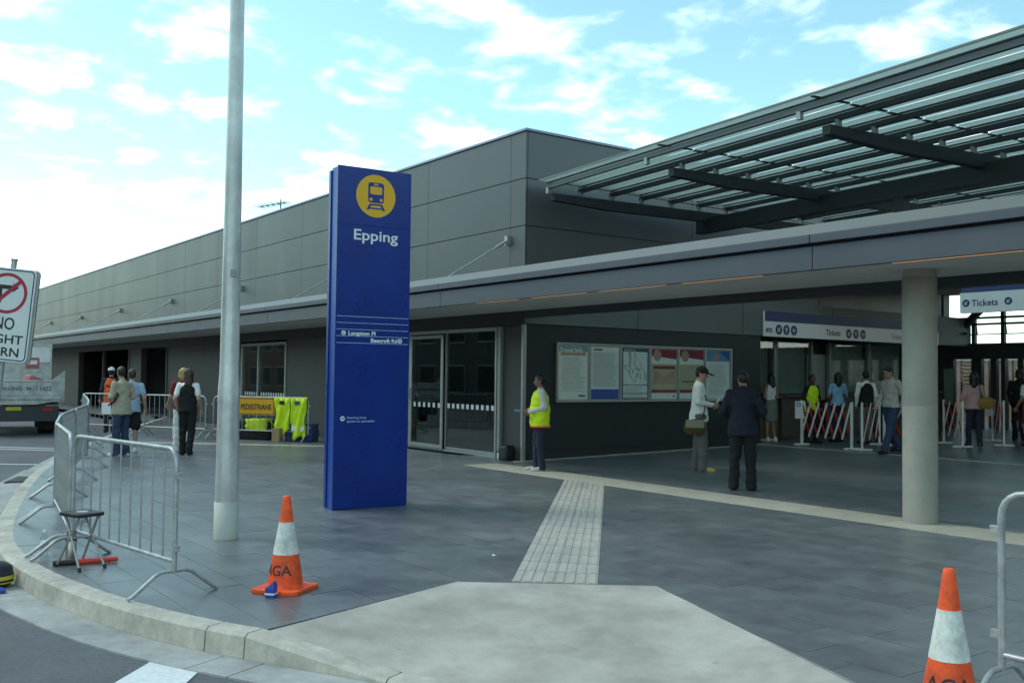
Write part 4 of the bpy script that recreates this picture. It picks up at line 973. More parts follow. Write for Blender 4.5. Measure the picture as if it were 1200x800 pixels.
def hung(t0, wdt, drop, label, seed, dark):
    rr_ = random.Random(seed); nx, nz = 14, 16; mb = MB(); c0 = fpos(t0)
    prof = lambda s: (-.10, 1.06-.35*(0.25-s)/.25) if s < .25 else (.0, 0)
    vs = []
    for i in range(nx+1):
        x = (i/nx-.5)*wdt; ph = rr_.uniform(-.3, .3)
        for k in range(nz+1):
            s = k/nz
            if s < .2: off, z = -.03, 1.075-(.2-s)/.2*.35
            else: off, z = .035, 1.075-(s-.2)/.8*drop*(1-.07*math.sin(i*.45+seed)-.12*abs(i/nx-.5))
            if .15 < s < .25: off = 0
            wv = .05*math.sin(x*20+k*.3+seed)*max(0, s-.2)+.014*math.sin(x*41+k*.5)+.012*math.sin(k*1.1+x*15)
            vs.append(c0+fd*(x*(1-.22*max(0, s-.2))+.02*math.sin(k*.7+seed))+fn*(off+wv+(.02 if s > .2 else -.02))+Vector((0, 0, z)))
    fs = [(i*(nz+1)+k, (i+1)*(nz+1)+k, (i+1)*(nz+1)+k+1, i*(nz+1)+k+1) for i in range(nx) for k in range(nz)]
    mb.add(vs, fs, 0, True); t = thing('hivis_jacket', label, 'jacket', tuple(fpos(t0, 0, 1.0)), 0, 'yellow jackets hung on the far barrier')
    o = mb.build('cloth', 'hivis', t); md = o.modifiers.new('thick', 'SOLIDIFY'); md.thickness = .018
    mb = MB(); mb.box(tuple(fpos(t0, .085, .93)-fd*.02), (.13, .02, .09), math.atan2(fd.y, fd.x)); mb.build('badge', dark, t, bev=.006)
hung(.745, .42, .88, 'crumpled yellow hi-vis jacket hung beside the orange PEDESTRIANS sign', 1, 'black_fabric')
hung(.90, .42, 1.02, 'longer yellow hi-vis jacket hung at the end of the far barrier', 4, 'cloth_blue')
blob_box('hivis_bundle', tuple(fpos(.42, -.35, .36)), (.62, .4, .3), 'hivis', 'yellow hi-vis vest bundle heaped behind the PEDESTRIANS sign barrier', 'vest', R(30), 0, 8)
blob_box('black_bag', tuple(fpos(.36, -.45, .22)), (1.0, .5, .5), 'black_fabric', 'black bag on the ground under the yellow vest bundle', 'bag', R(36), 0, 9)
blob_box('navy_bag', tuple(fpos(.86, -.3, .2)), (.75, .42, .46), 'cloth_blue', 'dark navy bag on the ground under the hung yellow jackets', 'bag', R(36), 0, 12)
o = MB().bx(-.10, .10, -.1, .1, 0, .32).build('cardboard_box', 'cardboard', bev=.006); o.location = tuple(fpos(.71, .13)); o.rotation_euler = (0, 0, R(40)); tag(o, 'upright brown cardboard box at the foot of the far barrier', 'box')
o = MB().bx(-.17, .17, -.06, .06, 0, .12).build('white_box', 'white_print', bev=.006); o.location = tuple(fpos(.90, .02, .26)); o.rotation_euler = (0, 0, R(36)); tag(o, 'small white box resting on the navy bag behind the barrier', 'box')
o = MB().bx(-.16, .16, -.01, .01, 0, .30).build('white_board', 'sign_white', bev=.005); o.location = (-26.95, 6.58, .52); o.rotation_euler = (0, 0, R(29)); tag(o, 'blank pale board hung on barrier beside the orange vest worker', 'board')
o = blob_box('rubbish_bag', (-15.42, 11.14, .14), (.26, .2, .3), 'black_plastic', 'small black bag slumped at the wall foot beside glass door', 'bag', 0, 0, 21)

# ------------------------------------------------------------------ folding red and white lattice barriers
def lattice(a, b, n, label, board=None):
    A = Vector((a[0], a[1], floor_z(a[1]))); B = Vector((b[0], b[1], floor_z(b[1]))); d = B-A; d.z = 0; Ln = d.length; rz = math.atan2(d.y, d.x); dh = d.normalized(); nn = Vector((dh.y, -dh.x, 0))
    t = thing('lattice_barrier', label, 'barrier', tuple(A), 0, 'red and white lattice barriers')
    for P in (A, B):
        ps_ = MB().box((P.x, P.y, P.z+.52), (.055, .04, 1.0), rz).build('post', 'barrier_white', t, bev=.006)
        MB().box((P.x, P.y, P.z+.018), (.06, .42, .035), rz).box((P.x, P.y, P.z+.016), (.28, .05, .03), rz).build('foot', 'barrier_white', ps_, bev=.006)
    st_ = Ln/n
    for k in range(n):
        for s, m, o_ in ((1, 'barrier_white', .03), (-1, 'barrier_red', -.005)):
            x0, x1 = (k*st_, (k+1.25)*st_) if s > 0 else ((k+1)*st_, (k-.25)*st_)
            x1 = min(max(x1, 0), Ln); x0 = min(max(x0, 0), Ln)
            f0 = x0/Ln; f1 = x1/Ln; p = A.lerp(B, f0)+nn*o_+Vector((0, 0, .20)); q = A.lerp(B, f1)+nn*o_+Vector((0, 0, .98))
            MB().beam(p, q, .045, .012, upv=tuple(nn)).build('slat', m, t)
    if board:
        P = A+nn*.05; MB().box((P.x, P.y, P.z+.80), (.24, .012, .40), math.atan2(vr.y, vr.x)).build('board', 'sign_white', t, bev=.004)
        mb = MB(); disc(mb, P+Vector((.0, 0, .92))-Vector((vr.y*-1, vr.x, 0))*.012-vr*.04, vr, UPV, .05, .002, 20, inner=.03); mb.build('symbol', 'navy_ink', t)
lattice((-14.32, 18.71), (-12.85, 18.49), 6, 'red and white lattice barrier with white notice board on its post', True)
lattice((-12.60, 18.50), (-13.2, 20.05), 3, 'red and white lattice barrier beside the man in checked shirt')
lattice((-13.15, 20.15), (-12.75, 21.6), 3, 'red and white lattice barrier partly hidden behind the concrete column')
lattice((-12.60, 21.69), (-11.72, 20.93), 3, 'red and white lattice barrier left of the woman in pink jacket')
lattice((-12.3, 23.3), (-11.35, 22.0), 3, 'red and white lattice barrier with white board behind woman in pink', True)
# ------------------------------------------------------------------ people: one continuous surface grown from a distance field
def cloth(name, col, **k): return mat(name, col, k.pop('rough', .85), var=k.pop('var', .12), vscale=k.pop('vscale', 9), bump=.002, bscale=k.pop('bscale', 90), **k)
mat('skin_brown', (.23, .12, .075), .5, var=.05); mat('skin_light', (.46, .27, .19), .5, var=.05); mat('skin_dark', (.10, .055, .035), .5, var=.05); mat('skin_mid', (.36, .20, .13), .5, var=.05)
mat('hair_black', (.012, .010, .009), .5, var=.3, vscale=60); mat('hair_brown', (.05, .028, .015), .5, var=.3, vscale=60); mat('hair_blonde', (.42, .28, .12), .55, var=.25, vscale=60)
mat('eye_white', (.30, .24, .20), .3); mat('eye_dark', (.015, .012, .01), .3); mat('lip', (.30, .09, .08), .5)
cloth('c_white', (.80, .80, .77)); cloth('c_offwhite', (.52, .50, .45)); cloth('c_beige', (.42, .37, .27)); cloth('c_navy', (.018, .024, .045)); cloth('c_jacket_navy', (.008, .010, .022)); cloth('c_black', (.009, .009, .010))
cloth('c_grey', (.13, .125, .115)); cloth('c_skirt_grey', (.20, .20, .19)); cloth('c_jeans', (.035, .055, .11)); cloth('c_blue', (.24, .44, .62)); cloth('c_paleblue', (.38, .48, .62)); cloth('c_pink', (.50, .30, .30)); cloth('c_red', (.30, .02, .04)); cloth('c_khaki', (.30, .27, .18)); cloth('c_brown', (.09, .055, .025)); cloth('c_gold', (.30, .17, .04)); cloth('c_yellow_shoe', (.55, .46, .12)); cloth('c_darkred', (.20, .02, .03))
def check_mat():
    m = mat('c_check', (.55, .53, .49), .85, var=.06); t = m.node_tree; p = t.nodes['Principled BSDF']
    tcn = t.nodes.new('ShaderNodeTexCoord'); w1 = t.nodes.new('ShaderNodeTexWave'); w2 = t.nodes.new('ShaderNodeTexWave'); w2.bands_direction = 'Z'
    for w in (w1, w2): w.inputs['Scale'].default_value = 7; t.links.new(tcn.outputs['Object'], w.inputs['Vector'])
    mu = t.nodes.new('ShaderNodeMath'); mu.operation = 'MULTIPLY'; t.links.new(w1.outputs[1], mu.inputs[0]); t.links.new(w2.outputs[1], mu.inputs[1])
    mx = t.nodes.new('ShaderNodeMix'); mx.data_type = 'RGBA'; t.links.new(mu.outputs[0], mx.inputs[0]); mx.inputs[6].default_value = (.40, .36, .33, 1); mx.inputs[7].default_value = (.62, .60, .56, 1); t.links.new(mx.outputs[2], p.inputs['Base Color'])
check_mat()

def fold(X, Y, Z, amp):
    return 1.5*amp*(np.sin(23*X+9*Z+3*np.sin(11*Z))*.5+np.sin(31*Y-14*Z+2*np.sin(17*X))*.35+np.sin(47*Z+19*X-13*Y)*.3)
class SDF:
    def __init__(s): s.p = []
    def cap(s, a, b, ra, rb, m, k=.02, sy=1.0, fo=0, zlo=None, zhi=None): s.p.append(('c', np.array(a, float), np.array(b, float), ra, rb, m, k, sy, fo, zlo, zhi, None)); return s
    def ell(s, c, r, m, k=.02, fo=0, zlo=None, zhi=None, rot=None, cut=None): s.p.append(('e', np.array(c, float), np.array(r, float), rot, cut, m, k, 1, fo, zlo, zhi, None)); return s
    def grid(s, h):
        lo = np.full(3, 9.); hi = np.full(3, -9.)
        for q in s.p:
            if q[0] == 'c':
                r = max(q[3], q[4])*1.3
                lo = np.minimum(lo, np.minimum(q[1], q[2])-r); hi = np.maximum(hi, np.maximum(q[1], q[2])+r)
            else:
                r = max(q[2]) if q[3] is not None else q[2]
                lo = np.minimum(lo, q[1]-r); hi = np.maximum(hi, q[1]+r)
        lo -= .05; hi += .05; n = np.ceil((hi-lo)/h).astype(int)+1
        F = np.full(n, .2, np.float32); D = np.full(n, .2, np.float32); I = np.zeros(n, np.int16)
        ax = [lo[i]+h*np.arange(n[i]) for i in range(3)]
        for q in s.p:
            if q[0] == 'c': r = max(q[3], q[4])*1.2; a = np.minimum(q[1], q[2])-r; b = np.maximum(q[1], q[2])+r
            else:
                r = max(q[2]) if q[3] is not None else q[2]
                a = q[1]-r; b = q[1]+r
            mg = .05+q[6]; i0 = np.clip(((a-mg-lo)/h).astype(int), 0, n-1); i1 = np.clip(((b+mg-lo)/h).astype(int)+2, 1, n)
            sl = tuple(slice(i0[k], i1[k]) for k in range(3)); X, Y, Z = np.meshgrid(*(ax[k][sl[k]] for k in range(3)), indexing='ij')
            if q[0] == 'c':
                A, B = q[1], q[2]; sy = q[7]; ba = B-A; px, py_, pz = X-A[0], Y-A[1], Z-A[2]
                t = np.clip((px*ba[0]+py_*ba[1]+pz*ba[2])/max(ba@ba, 1e-9), 0, 1)
                d = np.sqrt((px-t*ba[0])**2+((py_-t*ba[1])*sy)**2+(pz-t*ba[2])**2)-(q[3]+(q[4]-q[3])*t)
            else:
                px, py_, pz = X-q[1][0], Y-q[1][1], Z-q[1][2]
                if q[3] is not None:
                    m_ = q[3]; px, py_, pz = m_[0][0]*px+m_[0][1]*py_+m_[0][2]*pz, m_[1][0]*px+m_[1][1]*py_+m_[1][2]*pz, m_[2][0]*px+m_[2][1]*py_+m_[2][2]*pz
                rr_ = q[2]; k0 = np.sqrt((px/rr_[0])**2+(py_/rr_[1])**2+(pz/rr_[2])**2); k1 = np.sqrt((px/rr_[0]**2)**2+(py_/rr_[1]**2)**2+(pz/rr_[2]**2)**2)+1e-9
                d = k0*(k0-1)/k1
                if q[4] is not None:
                    for cc, nn_ in q[4]: d = np.maximum(d, (X-cc[0])*nn_[0]+(Y-cc[1])*nn_[1]+(Z-cc[2])*nn_[2])
            if q[8]: d = d+fold(X, Y, Z, q[8])
            if q[9] is not None: d = np.maximum(d, q[9]-Z)
            if q[10] is not None: d = np.maximum(d, Z-q[10])
            f = F[sl]; k = max(q[6], 1e-5); hh = np.clip(.5+.5*(f-d)/k, 0, 1); F[sl] = f*(1-hh)+d*hh-k*hh*(1-hh)
            c = d < D[sl]; D[sl] = np.where(c, d, D[sl]); I[sl] = np.where(c, q[5], I[sl])
        return F, I, lo
def surf_nets(F, I, lo, h):
    S = F < 0; n = np.array(F.shape); cnt = np.zeros(n-1, np.int8)
    offs_ = [(i, j, k) for i in (0, 1) for j in (0, 1) for k in (0, 1)]
    for i, j, k in offs_: cnt += S[i:n[0]-1+i, j:n[1]-1+j, k:n[2]-1+k]
    act = np.argwhere((cnt > 0) & (cnt < 8)); idx = np.full(n-1, -1, np.int32); idx[tuple(act.T)] = np.arange(len(act))
    fv = np.stack([F[tuple((act+o).T)] for o in offs_], 1); iv = np.stack([I[tuple((act+o).T)] for o in offs_], 1)
    pos = np.zeros((len(act), 3)); w = np.zeros(len(act))
    for a in range(8):
        for b in range(a+1, 8):
            if sum(abs(offs_[a][q]-offs_[b][q]) for q in range(3)) != 1: continue
            x = (fv[:, a] < 0) != (fv[:, b] < 0); t = fv[:, a]/(fv[:, a]-fv[:, b]+1e-12)
            p = np.array(offs_[a])+np.outer(t, np.array(offs_[b])-np.array(offs_[a])); pos[x] += p[x]; w[x] += 1
    pos = (act+pos/w[:, None])*h+lo; mt = iv[np.arange(len(act)), np.abs(fv).argmin(1)]
    faces = []
    for ax in range(3):
        e = [0, 0, 0]; e[ax] = 1; a = S[:n[0]-e[0], :n[1]-e[1], :n[2]-e[2]]; b = S[e[0]:, e[1]:, e[2]:]
        g = np.argwhere(a != b); o1, o2 = [q for q in range(3) if q != ax]
        g = g[(g[:, o1] > 0) & (g[:, o2] > 0) & (g[:, o1] < n[o1]-1) & (g[:, o2] < n[o2]-1)]
        d1 = np.zeros(3, int); d1[o1] = 1; d2 = np.zeros(3, int); d2[o2] = 1
        q = np.stack([idx[tuple((g-d1-d2).T)], idx[tuple((g-d2).T)], idx[tuple(g.T)], idx[tuple((g-d1).T)]], 1)
        ins = a[tuple(g.T)]; flip = ins if ax == 1 else ~ins
        q[flip] = q[flip][:, ::-1]; faces.append(q)
    return pos, np.concatenate(faces), mt
def field_mesh(name, fields, mats, scale=1.0):
    V_, F_, T_ = [], [], []; b = 0
    for s, h in fields:
        F, I, lo = s.grid(h); p, f, m = surf_nets(F, I, lo, h); V_.append(p); F_.append(f+b); T_.append(m[f[:, 0]]); b += len(p)
    P = np.concatenate(V_)*scale; Q = np.concatenate(F_); T = np.concatenate(T_)
    me = bpy.data.meshes.new(name); me.vertices.add(len(P)); me.vertices.foreach_set('co', P.astype(np.float32).ravel())
    me.loops.add(Q.size); me.loops.foreach_set('vertex_index', Q.astype(np.int32).ravel())
    me.polygons.add(len(Q)); me.polygons.foreach_set('loop_start', np.arange(0, Q.size, 4, dtype=np.int32))
    me.polygons.foreach_set('material_index', T.astype(np.int32)); me.polygons.foreach_set('use_smooth', np.ones(len(Q), bool))
    for q in mats: me.materials.append(M[q])
    me.update(calc_edges=True); me.validate(); return me
def v3(*a): return np.array(a, float)
def unit(v): return v/np.linalg.norm(v)
def hand(W_, D_, Nrm, side, m, curl=.5):
    s = SDF(); D_ = unit(D_); Nrm = unit(Nrm-D_*(Nrm@D_)); S_ = np.cross(D_, Nrm)*side
    s.cap(W_-D_*.03, W_+D_*.015, .027, .026, m, .012)
    for o_ in (-.026, 0, .026): s.cap(W_+D_*.02+S_*o_*.7, W_+D_*.085+S_*o_, .018, .0155, m, .012)
    for o_, ln in ((.033, .066), (.011, .075), (-.011, .07), (-.032, .055)):
        a = W_+D_*.088+S_*o_; d1 = unit(D_*math.cos(curl)+Nrm*math.sin(curl)); d2 = unit(D_*math.cos(curl*2.2)+Nrm*math.sin(curl*2.2))
        b = a+d1*ln*.5; s.cap(a, b, .0098, .009, m, .004); s.cap(b, b+d2*ln*.5, .009, .0075, m, .004)
    a = W_+D_*.03+S_*.03; b = a+unit(D_*.6+S_*.65+Nrm*.5)*.045; s.cap(a, b, .014, .0115, m, .008); s.cap(b, b+unit(D_*.9+Nrm*.4)*.034, .0115, .009, m, .005)
    return s
def person(label, loc, face, height=1.72, top='c_white', sleeve='long', bottom='c_navy', shoe='c_black', skin='skin_mid', hair='hair_black', hair_style='short', hem=.90, loose=0, legw=1.0, skirt=None, vest=None, cap=None,
           arms=None, legs=None, head=(0, 0), lean=0, res=.0115, waistcoat=None, female=False, seat_k=None, bald=False, bare=False, group=None, stoop=0):
    """local frame: facing -Y, x to the figure's left ... ; arms/legs = ((elbow, wrist), (elbow, wrist)) for x>0 and x<0"""
    pr_ = random.Random(label); jit = lambda q: pr_.uniform(-q, q)
    if legs is None:
        sw_ = jit(.05); legs = (((.095+jit(.02), -.03+jit(.03), .50), (.11+jit(.03), .03+sw_, .085)), ((-.095+jit(.02), -.01+jit(.03), .50), (-.10+jit(.03), .03-sw_, .085)))
    if arms is None: arms = (((.235+jit(.02), .03+jit(.05), 1.14), (.235+jit(.05), -.08+jit(.08), .91)), ((-.235+jit(.02), .03+jit(.05), 1.14), (-.235+jit(.05), -.08+jit(.08), .91)))
    head = (head[0]+jit(.35), head[1]+jit(.12))
    mats = [skin, top, bottom, shoe, hair, 'eye_dark', 'lip', top if sleeve == 'long' else skin, vest or top, 'eye_white']
    SK, TP, BT, SH, HR, EY, LP, SL, VS, EW = range(10)
    s = SDF(); sw = .178 if female else .195; L_ = loose
    def ln_(p): z = p[2]; return v3(p[0], p[1]-lean*max(0, z-.95), z)
    # legs
    legs = legs or (((.095, -.02, .50), (.10, .03, .085)), ((-.095, -.02, .50), (-.10, .03, .085)))
    for sg_, (kn, anl) in zip((1, -1), legs):
        hp = v3(sg_*.088, .0, .90); kn = v3(*kn); anl = v3(*anl)
        if bare or skirt:
            s.cap(hp, kn, .078, .053, SK, .02); s.cap(kn, anl+v3(0, 0, .02), .052, .034, SK, .03); s.cap(kn+v3(0, .02, -.05), kn+v3(0, .025, -.18), .045, .042, SK, .03)
            if not skirt: s.cap(hp, hp+(kn-hp)*.85, .098, .10, BT, .02, fo=.006)
        else:
            s.cap(hp, kn, .090*legw+.004, .068*legw, BT, .025, fo=.005); s.cap(kn, anl, .068*legw, .060*legw, BT, .02, fo=.007)
            s.cap(anl+v3(0, 0, .06), anl+v3(0, -.005, -.03), .061*legw, .066*legw, BT, .01, fo=.005, zlo=.025+anl[2]-.085)
        ft = unit(v3(anl[0]-0 if False else sg_*.03, -.2, 0)); lift = anl[2]-.085
        s.cap(anl+v3(0, .035, -.045), anl+ft*.15+v3(0, 0, -.052), .042, .036, SH, .02, zlo=lift); s.cap(anl+ft*.12+v3(0, 0, -.055), anl+ft*.185+v3(0, 0, -.058), .04, .03, SH, .02, zlo=lift)
        s.cap(anl+v3(0, .02, .0), anl+v3(0, .02, -.05), .040, .042, SH, .02, zlo=lift)
    # pelvis and torso
    hw = .172 if female else .162
    s.ell((0, .012, .95), (hw+L_*.3, .122, .13), BT, .03)
    if skirt: 
        z0 = skirt; s.cap((0, .01, .97), (0, .01, z0+.05), hw, hw+.015, BT, .02, sy=1.25, fo=.006, zlo=z0)
    tz = max(hem, 1.0) if (vest or waistcoat) else hem
    s.ell(ln_((0, .0, 1.10)), ((.138 if female else .148)+L_, .105+L_, .20), TP, .03, fo=.006, zlo=tz)
    s.ell(ln_((0, 0, 1.27)), (.162+L_, .112+L_*.8, .20), TP, .04, fo=.005, zlo=tz)
    s.ell(ln_((0, .012, 1.395)), (sw-.005, .088, .085), TP, .04, fo=.003)
    if tz < .95: s.cap(ln_((0, .008, 1.08)), (0, .008, tz+.02), .150+L_, hw+.026*legw+L_, TP, .03, sy=1.22, fo=.007, zlo=tz)
    if female: s.ell(ln_((.07, -.085, 1.28)), (.06, .05, .06), TP, .03); s.ell(ln_((-.07, -.085, 1.28)), (.06, .05, .06), TP, .03)
    # arms
    arms = arms or (((.235, .03, 1.14), (.235, -.06, .90)), ((-.235, .03, 1.14), (-.235, -.06, .90)))
    fl_ = [(s, res)]
    for sg_, (el, wr) in zip((1, -1), arms):
        sh = ln_((sg_*(sw-.012), .01, 1.405)); el = v3(*el); wr = v3(*wr); ex = .006+L_*.25
        m1 = SL if sleeve != 'short' else TP
        if sleeve == 'none': m1 = SK
        if sleeve == 'short':
            s.cap(sh, el, .048, .040, SK, .02); s.cap(sh, sh+(el-sh)*.62, .056+ex, .054+ex, TP, .02, fo=.004)
        else:
            s.cap(sh, el, .054+(ex if m1 != SK else -.006), .044+(ex if m1 != SK else -.004), m1, .03, fo=.005 if m1 != SK else 0)
        m2 = SL if sleeve == 'long' else SK
        s.cap(el, wr, .042+(ex if m2 != SK else -.002), .030+(ex*.7 if m2 != SK else -.003), m2, .02, fo=.004 if m2 != SK else 0)
        D_ = unit(wr-el); nr_ = v3(-sg_, 0, 0)-v3(0, .5, 0)
        fl_.append((hand(wr, D_, nr_, sg_, SK, .55), .0055))
    # neck and head
    hy, hpit = head; nb = ln_((0, .02, 1.42)); nt_ = ln_((0, .0, 1.545))+v3(0, -stoop, 0); s.cap(nb, nt_, .056, .051, SK, .02)
    s.cap(nb+v3(0, .0, .02), nb+v3(0, -.01, .055), .068, .060, TP, .012, fo=0)
    cyw, syw = math.cos(hy), math.sin(hy); cp, sp = math.cos(hpit), math.sin(hpit)
    RM = np.array([[cyw, -syw, 0], [syw, cyw, 0], [0, 0, 1]]) @ np.array([[1, 0, 0], [0, cp, -sp], [0, sp, cp]])
    HC = nt_+v3(0, 0, .0)
    def hp_(x, y, z): return HC+RM @ v3(x, y, z)
    RI = RM.T.tolist(); hs = SDF(); hh = min(res, .009)
    hs.ell(hp_(0, .012, .105), (.074, .094, .100), SK, .02, rot=RI); hs.ell(hp_(0, -.028, .045), (.056, .062, .072), SK, .03, rot=RI)
    hs.ell(hp_(0, -.062, .012), (.026, .022, .02), SK, .02, rot=RI)
    hs.cap(hp_(0, -.088, .088), hp_(0, -.107, .058), .010, .0145, SK, .012)
    for q in (-1, 1):
        hs.ell(hp_(q*.075, .012, .075), (.011, .02, .032), SK, .008, rot=RI)
        hs.ell(hp_(q*.030, -.079, .088), (.014, .009, .008), EW, .002, rot=RI); hs.ell(hp_(q*.030, -.0855, .088), (.007, .005, .007), EY, .001, rot=RI)
        hs.ell(hp_(q*.031, -.084, .110), (.020, .008, .0055), HR, .003, rot=RI)
    hs.ell(hp_(0, -.086, .028), (.022, .009, .007), LP, .003, rot=RI); hs.cap(HC-v3(0, 0, .02), hp_(0, .0, .04), .05, .05, SK, .02)
    fl_.append((hs, hh))
    me = field_mesh('person', fl_, mats, height/1.75)
    o = place('person', me, None, False, loc, math.atan2(face[1], face[0])+math.pi/2); tag(o, label, 'person', group)
    # hair
    k = height/1.75; g = SDF(); cutp = [(hp_(0, -.040, .125), RM @ v3(0, -.83, -.56))]
    if bald:
        g.ell(hp_(0, .018, .102), (.083, .101, .100), 0, .01, rot=RI, cut=cutp+[(hp_(0, .0, .185), RM @ v3(0, -.45, 1))])
    else: g.ell(hp_(0, .018, .108), (.083, .102, .106), 0, .01, fo=.003, rot=RI, cut=cutp)
    if hair_style == 'long': g.cap(hp_(0, .07, .10), hp_(0, .085, -.12), .080, .065, 0, .03, sy=1.3, fo=.006); g.cap(hp_(.05, .03, .10), hp_(.06, .05, -.06), .045, .04, 0, .03, fo=.004); g.cap(hp_(-.05, .03, .10), hp_(-.06, .05, -.06), .045, .04, 0, .03, fo=.004)
    elif hair_style == 'bob': g.cap(hp_(0, .05, .10), hp_(0, .06, .0), .085, .075, 0, .03, fo=.006); g.cap(hp_(.055, .0, .10), hp_(.065, .01, .02), .035, .035, 0, .03); g.cap(hp_(-.055, .0, .10), hp_(-.065, .01, .02), .035, .035, 0, .03)
    elif hair_style == 'bun': g.ell(hp_(0, .115, .085), (.045, .045, .045), 0, .02, fo=.003)
    hm = field_mesh('hair', [(g, .009 if res < .013 else .011)], [hair], k); place('hair', hm, o, False)
    if cap:
        g = SDF(); g.ell(hp_(0, .012, .125), (.088, .107, .092), 0, .005, rot=RI, cut=[(hp_(0, 0, .115), RM @ v3(0, .12, -1))])
        if cap[1]: g.ell(hp_(0, -.135, .122), (.068, .075, .014), 0, .012, rot=RI)
        place('cap', field_mesh('cap', [(g, .008)], [cap[0]], k), o, False)
    if vest:
        g = SDF(); zb = .80
        g.ell(ln_((0, -.0, 1.12)), (.178+L_, .148+L_, .26), 0, .03, fo=.008, zlo=zb); g.ell(ln_((0, 0, 1.28)), (.182+L_, .138+L_*.7, .19), 0, .04, fo=.006); g.ell(ln_((0, .01, 1.40)), (sw-.035, .098, .072), 0, .03)
        g.cap(ln_((0, 0, 1.1)), (0, 0, zb+.02), .172+L_, .192+L_, 0, .03, sy=1.22, fo=.010, zlo=zb)
        g.cap((0, 0, zb+.03), (0, 0, zb+.01), .194+L_, .194+L_, 1, .004, sy=1.22, fo=.010, zlo=zb-.012, zhi=zb+.016)
        place('vest', field_mesh('vest', [(g, .010)], [vest, 'hivis_orange' if vest == 'hivis' else vest], k), o, False)
    if waistcoat:
        g = SDF(); g.ell(ln_((0, -.0, 1.12)), (.170, .132, .24), 0, .03, fo=.005, zlo=.90); g.ell(ln_((0, 0, 1.28)), (.182, .134, .19), 0, .04, fo=.004); g.ell(ln_((0, .012, 1.395)), (sw-.05, .096, .078), 0, .03); g.cap(ln_((0, .01, 1.08)), (0, .01, .9), .160, .198, 0, .03, sy=1.25, fo=.006, zlo=.88)
        place('waistcoat', field_mesh('waistcoat', [(g, .010)], [waistcoat], k), o, False)
    return o
def bag(name, loc, rz, sz, m, label, strap=None, flap=None):
    t = thing(name, label, 'bag', loc, rz); x, y, z = sz
    g = SDF(); g.ell((0, 0, z*.45), (x*.56, y*.6, z*.56), 0, .01, fo=.004, zlo=0, zhi=z)
    place('body', field_mesh('body', [(g, .012)], [m]), t, False)
    if flap: MB().bx(-x*.46, x*.46, -y*.62, -y*.5, z*.45, z*.95).build('flap', flap, t, bev=.01, world=False)
    if strap: MB().tube(strap, .011, 8).build('strap', m if m != 'c_gold' else 'c_brown', t, world=False)
    return t
IL = -vr; IR = vr; AWAY = Vector((-math.sin(YAW), math.cos(YAW), 0)); TO = -AWAY
def mixd(a, b, t): return (a*(1-t)+b*t).normalized()
# woman in yellow vest, facing left, holding papers
FACE1 = mixd(IL, TO, .12)
person('woman in yellow hi-vis vest and navy trousers holding papers by the corner', (-13.42, 10.40, 0), FACE1, 1.66, 'c_offwhite', 'long', 'c_navy', 'c_offwhite', 'skin_brown', 'hair_black', 'bun', hem=.9, female=True, vest='hivis', loose=.034, legw=1.05,
       arms=(((.22, .05, 1.15), (.12, -.20, 1.07)), ((-.22, .05, 1.15), (-.10, -.20, 1.09))), legs=(((.09, -.01, .5), (.10, .03, .085)), ((-.09, -.04, .5), (-.09, -.04, .085))), head=(0, .06), res=.0105)
pp = Vector((-13.42, 10.40, 0))+FACE1*.34; o = MB().bx(-.10, .10, -.07, .07, 0, .006).build('papers', 'c_paleblue'); o.location = (pp.x, pp.y, 1.02); o.rotation_euler = (R(12), R(-8), math.atan2(FACE1.y, FACE1.x)); tag(o, 'pale blue papers held by the woman in yellow vest', 'papers')
MB().bx(-.10, .02, -.068, .05, .0065, .0085).build('top_sheet', 'navy_ink', o, world=False)
# man with black cap reading, facing right
FACE2 = mixd(IR, TO, .1)
person('man in black cap and white shirt with brown shoulder bag reading by posters', (-11.80, 12.62, floor_z(12.6)), FACE2, 1.80, 'c_white', 'long', 'c_grey', 'c_yellow_shoe', 'skin_light', 'hair_black', 'short', hem=.84, legw=1.22, cap=('c_black', True),
       arms=(((.22, .02, 1.15), (.14, -.22, 1.10)), ((-.23, .04, 1.15), (-.13, -.20, 1.12))), legs=(((.10, -.0, .5), (.11, .05, .085)), ((-.10, -.05, .5), (-.11, -.05, .085))), head=(0, .35), res=.0105, loose=.008, stoop=.02)
q = Vector((-11.80, 12.62, 0))-FACE2*.12+TO*.24; bag('shoulder_bag', (q.x, q.y, .66), math.atan2(FACE2.y, FACE2.x), (.34, .16, .27), 'c_brown', 'brown shoulder bag at the hip of the man in black cap', [(.1, 0, .22), (.16, -.01, .4), (.2, .08, .62), (.14, .2, .80)], 'c_khaki')
q = Vector((-11.80, 12.62, 0))+FACE2*.30; o = MB().bx(-.01, .0, -.08, .08, -.1, .1).build('leaflet', 'c_white'); o.location = (q.x, q.y, 1.20); o.rotation_euler = (0, R(35), math.atan2(FACE2.y, FACE2.x)); tag(o, 'white leaflet held by the man in black cap', 'leaflet')
# man in dark jacket seen from behind
FACE3 = mixd(AWAY, IR, .25)
person('man in navy jacket and black trousers seen from behind near cream band', (-9.58, 11.16, floor_z(11.16)), FACE3, 1.735, 'c_jacket_navy', 'long', 'c_black', 'c_black', 'skin_mid', 'hair_black', 'short', hem=.80, legw=1.18, loose=.032,
       arms=(((.29, .03, 1.14), (.15, -.17, 1.02)), ((-.29, .03, 1.14), (-.12, -.17, 1.02))), legs=(((.11, 0, .5), (.13, .02, .085)), ((-.11, -.02, .5), (-.12, .0, .085))), head=(.1, .2), res=.0105, bald=True, stoop=.03)
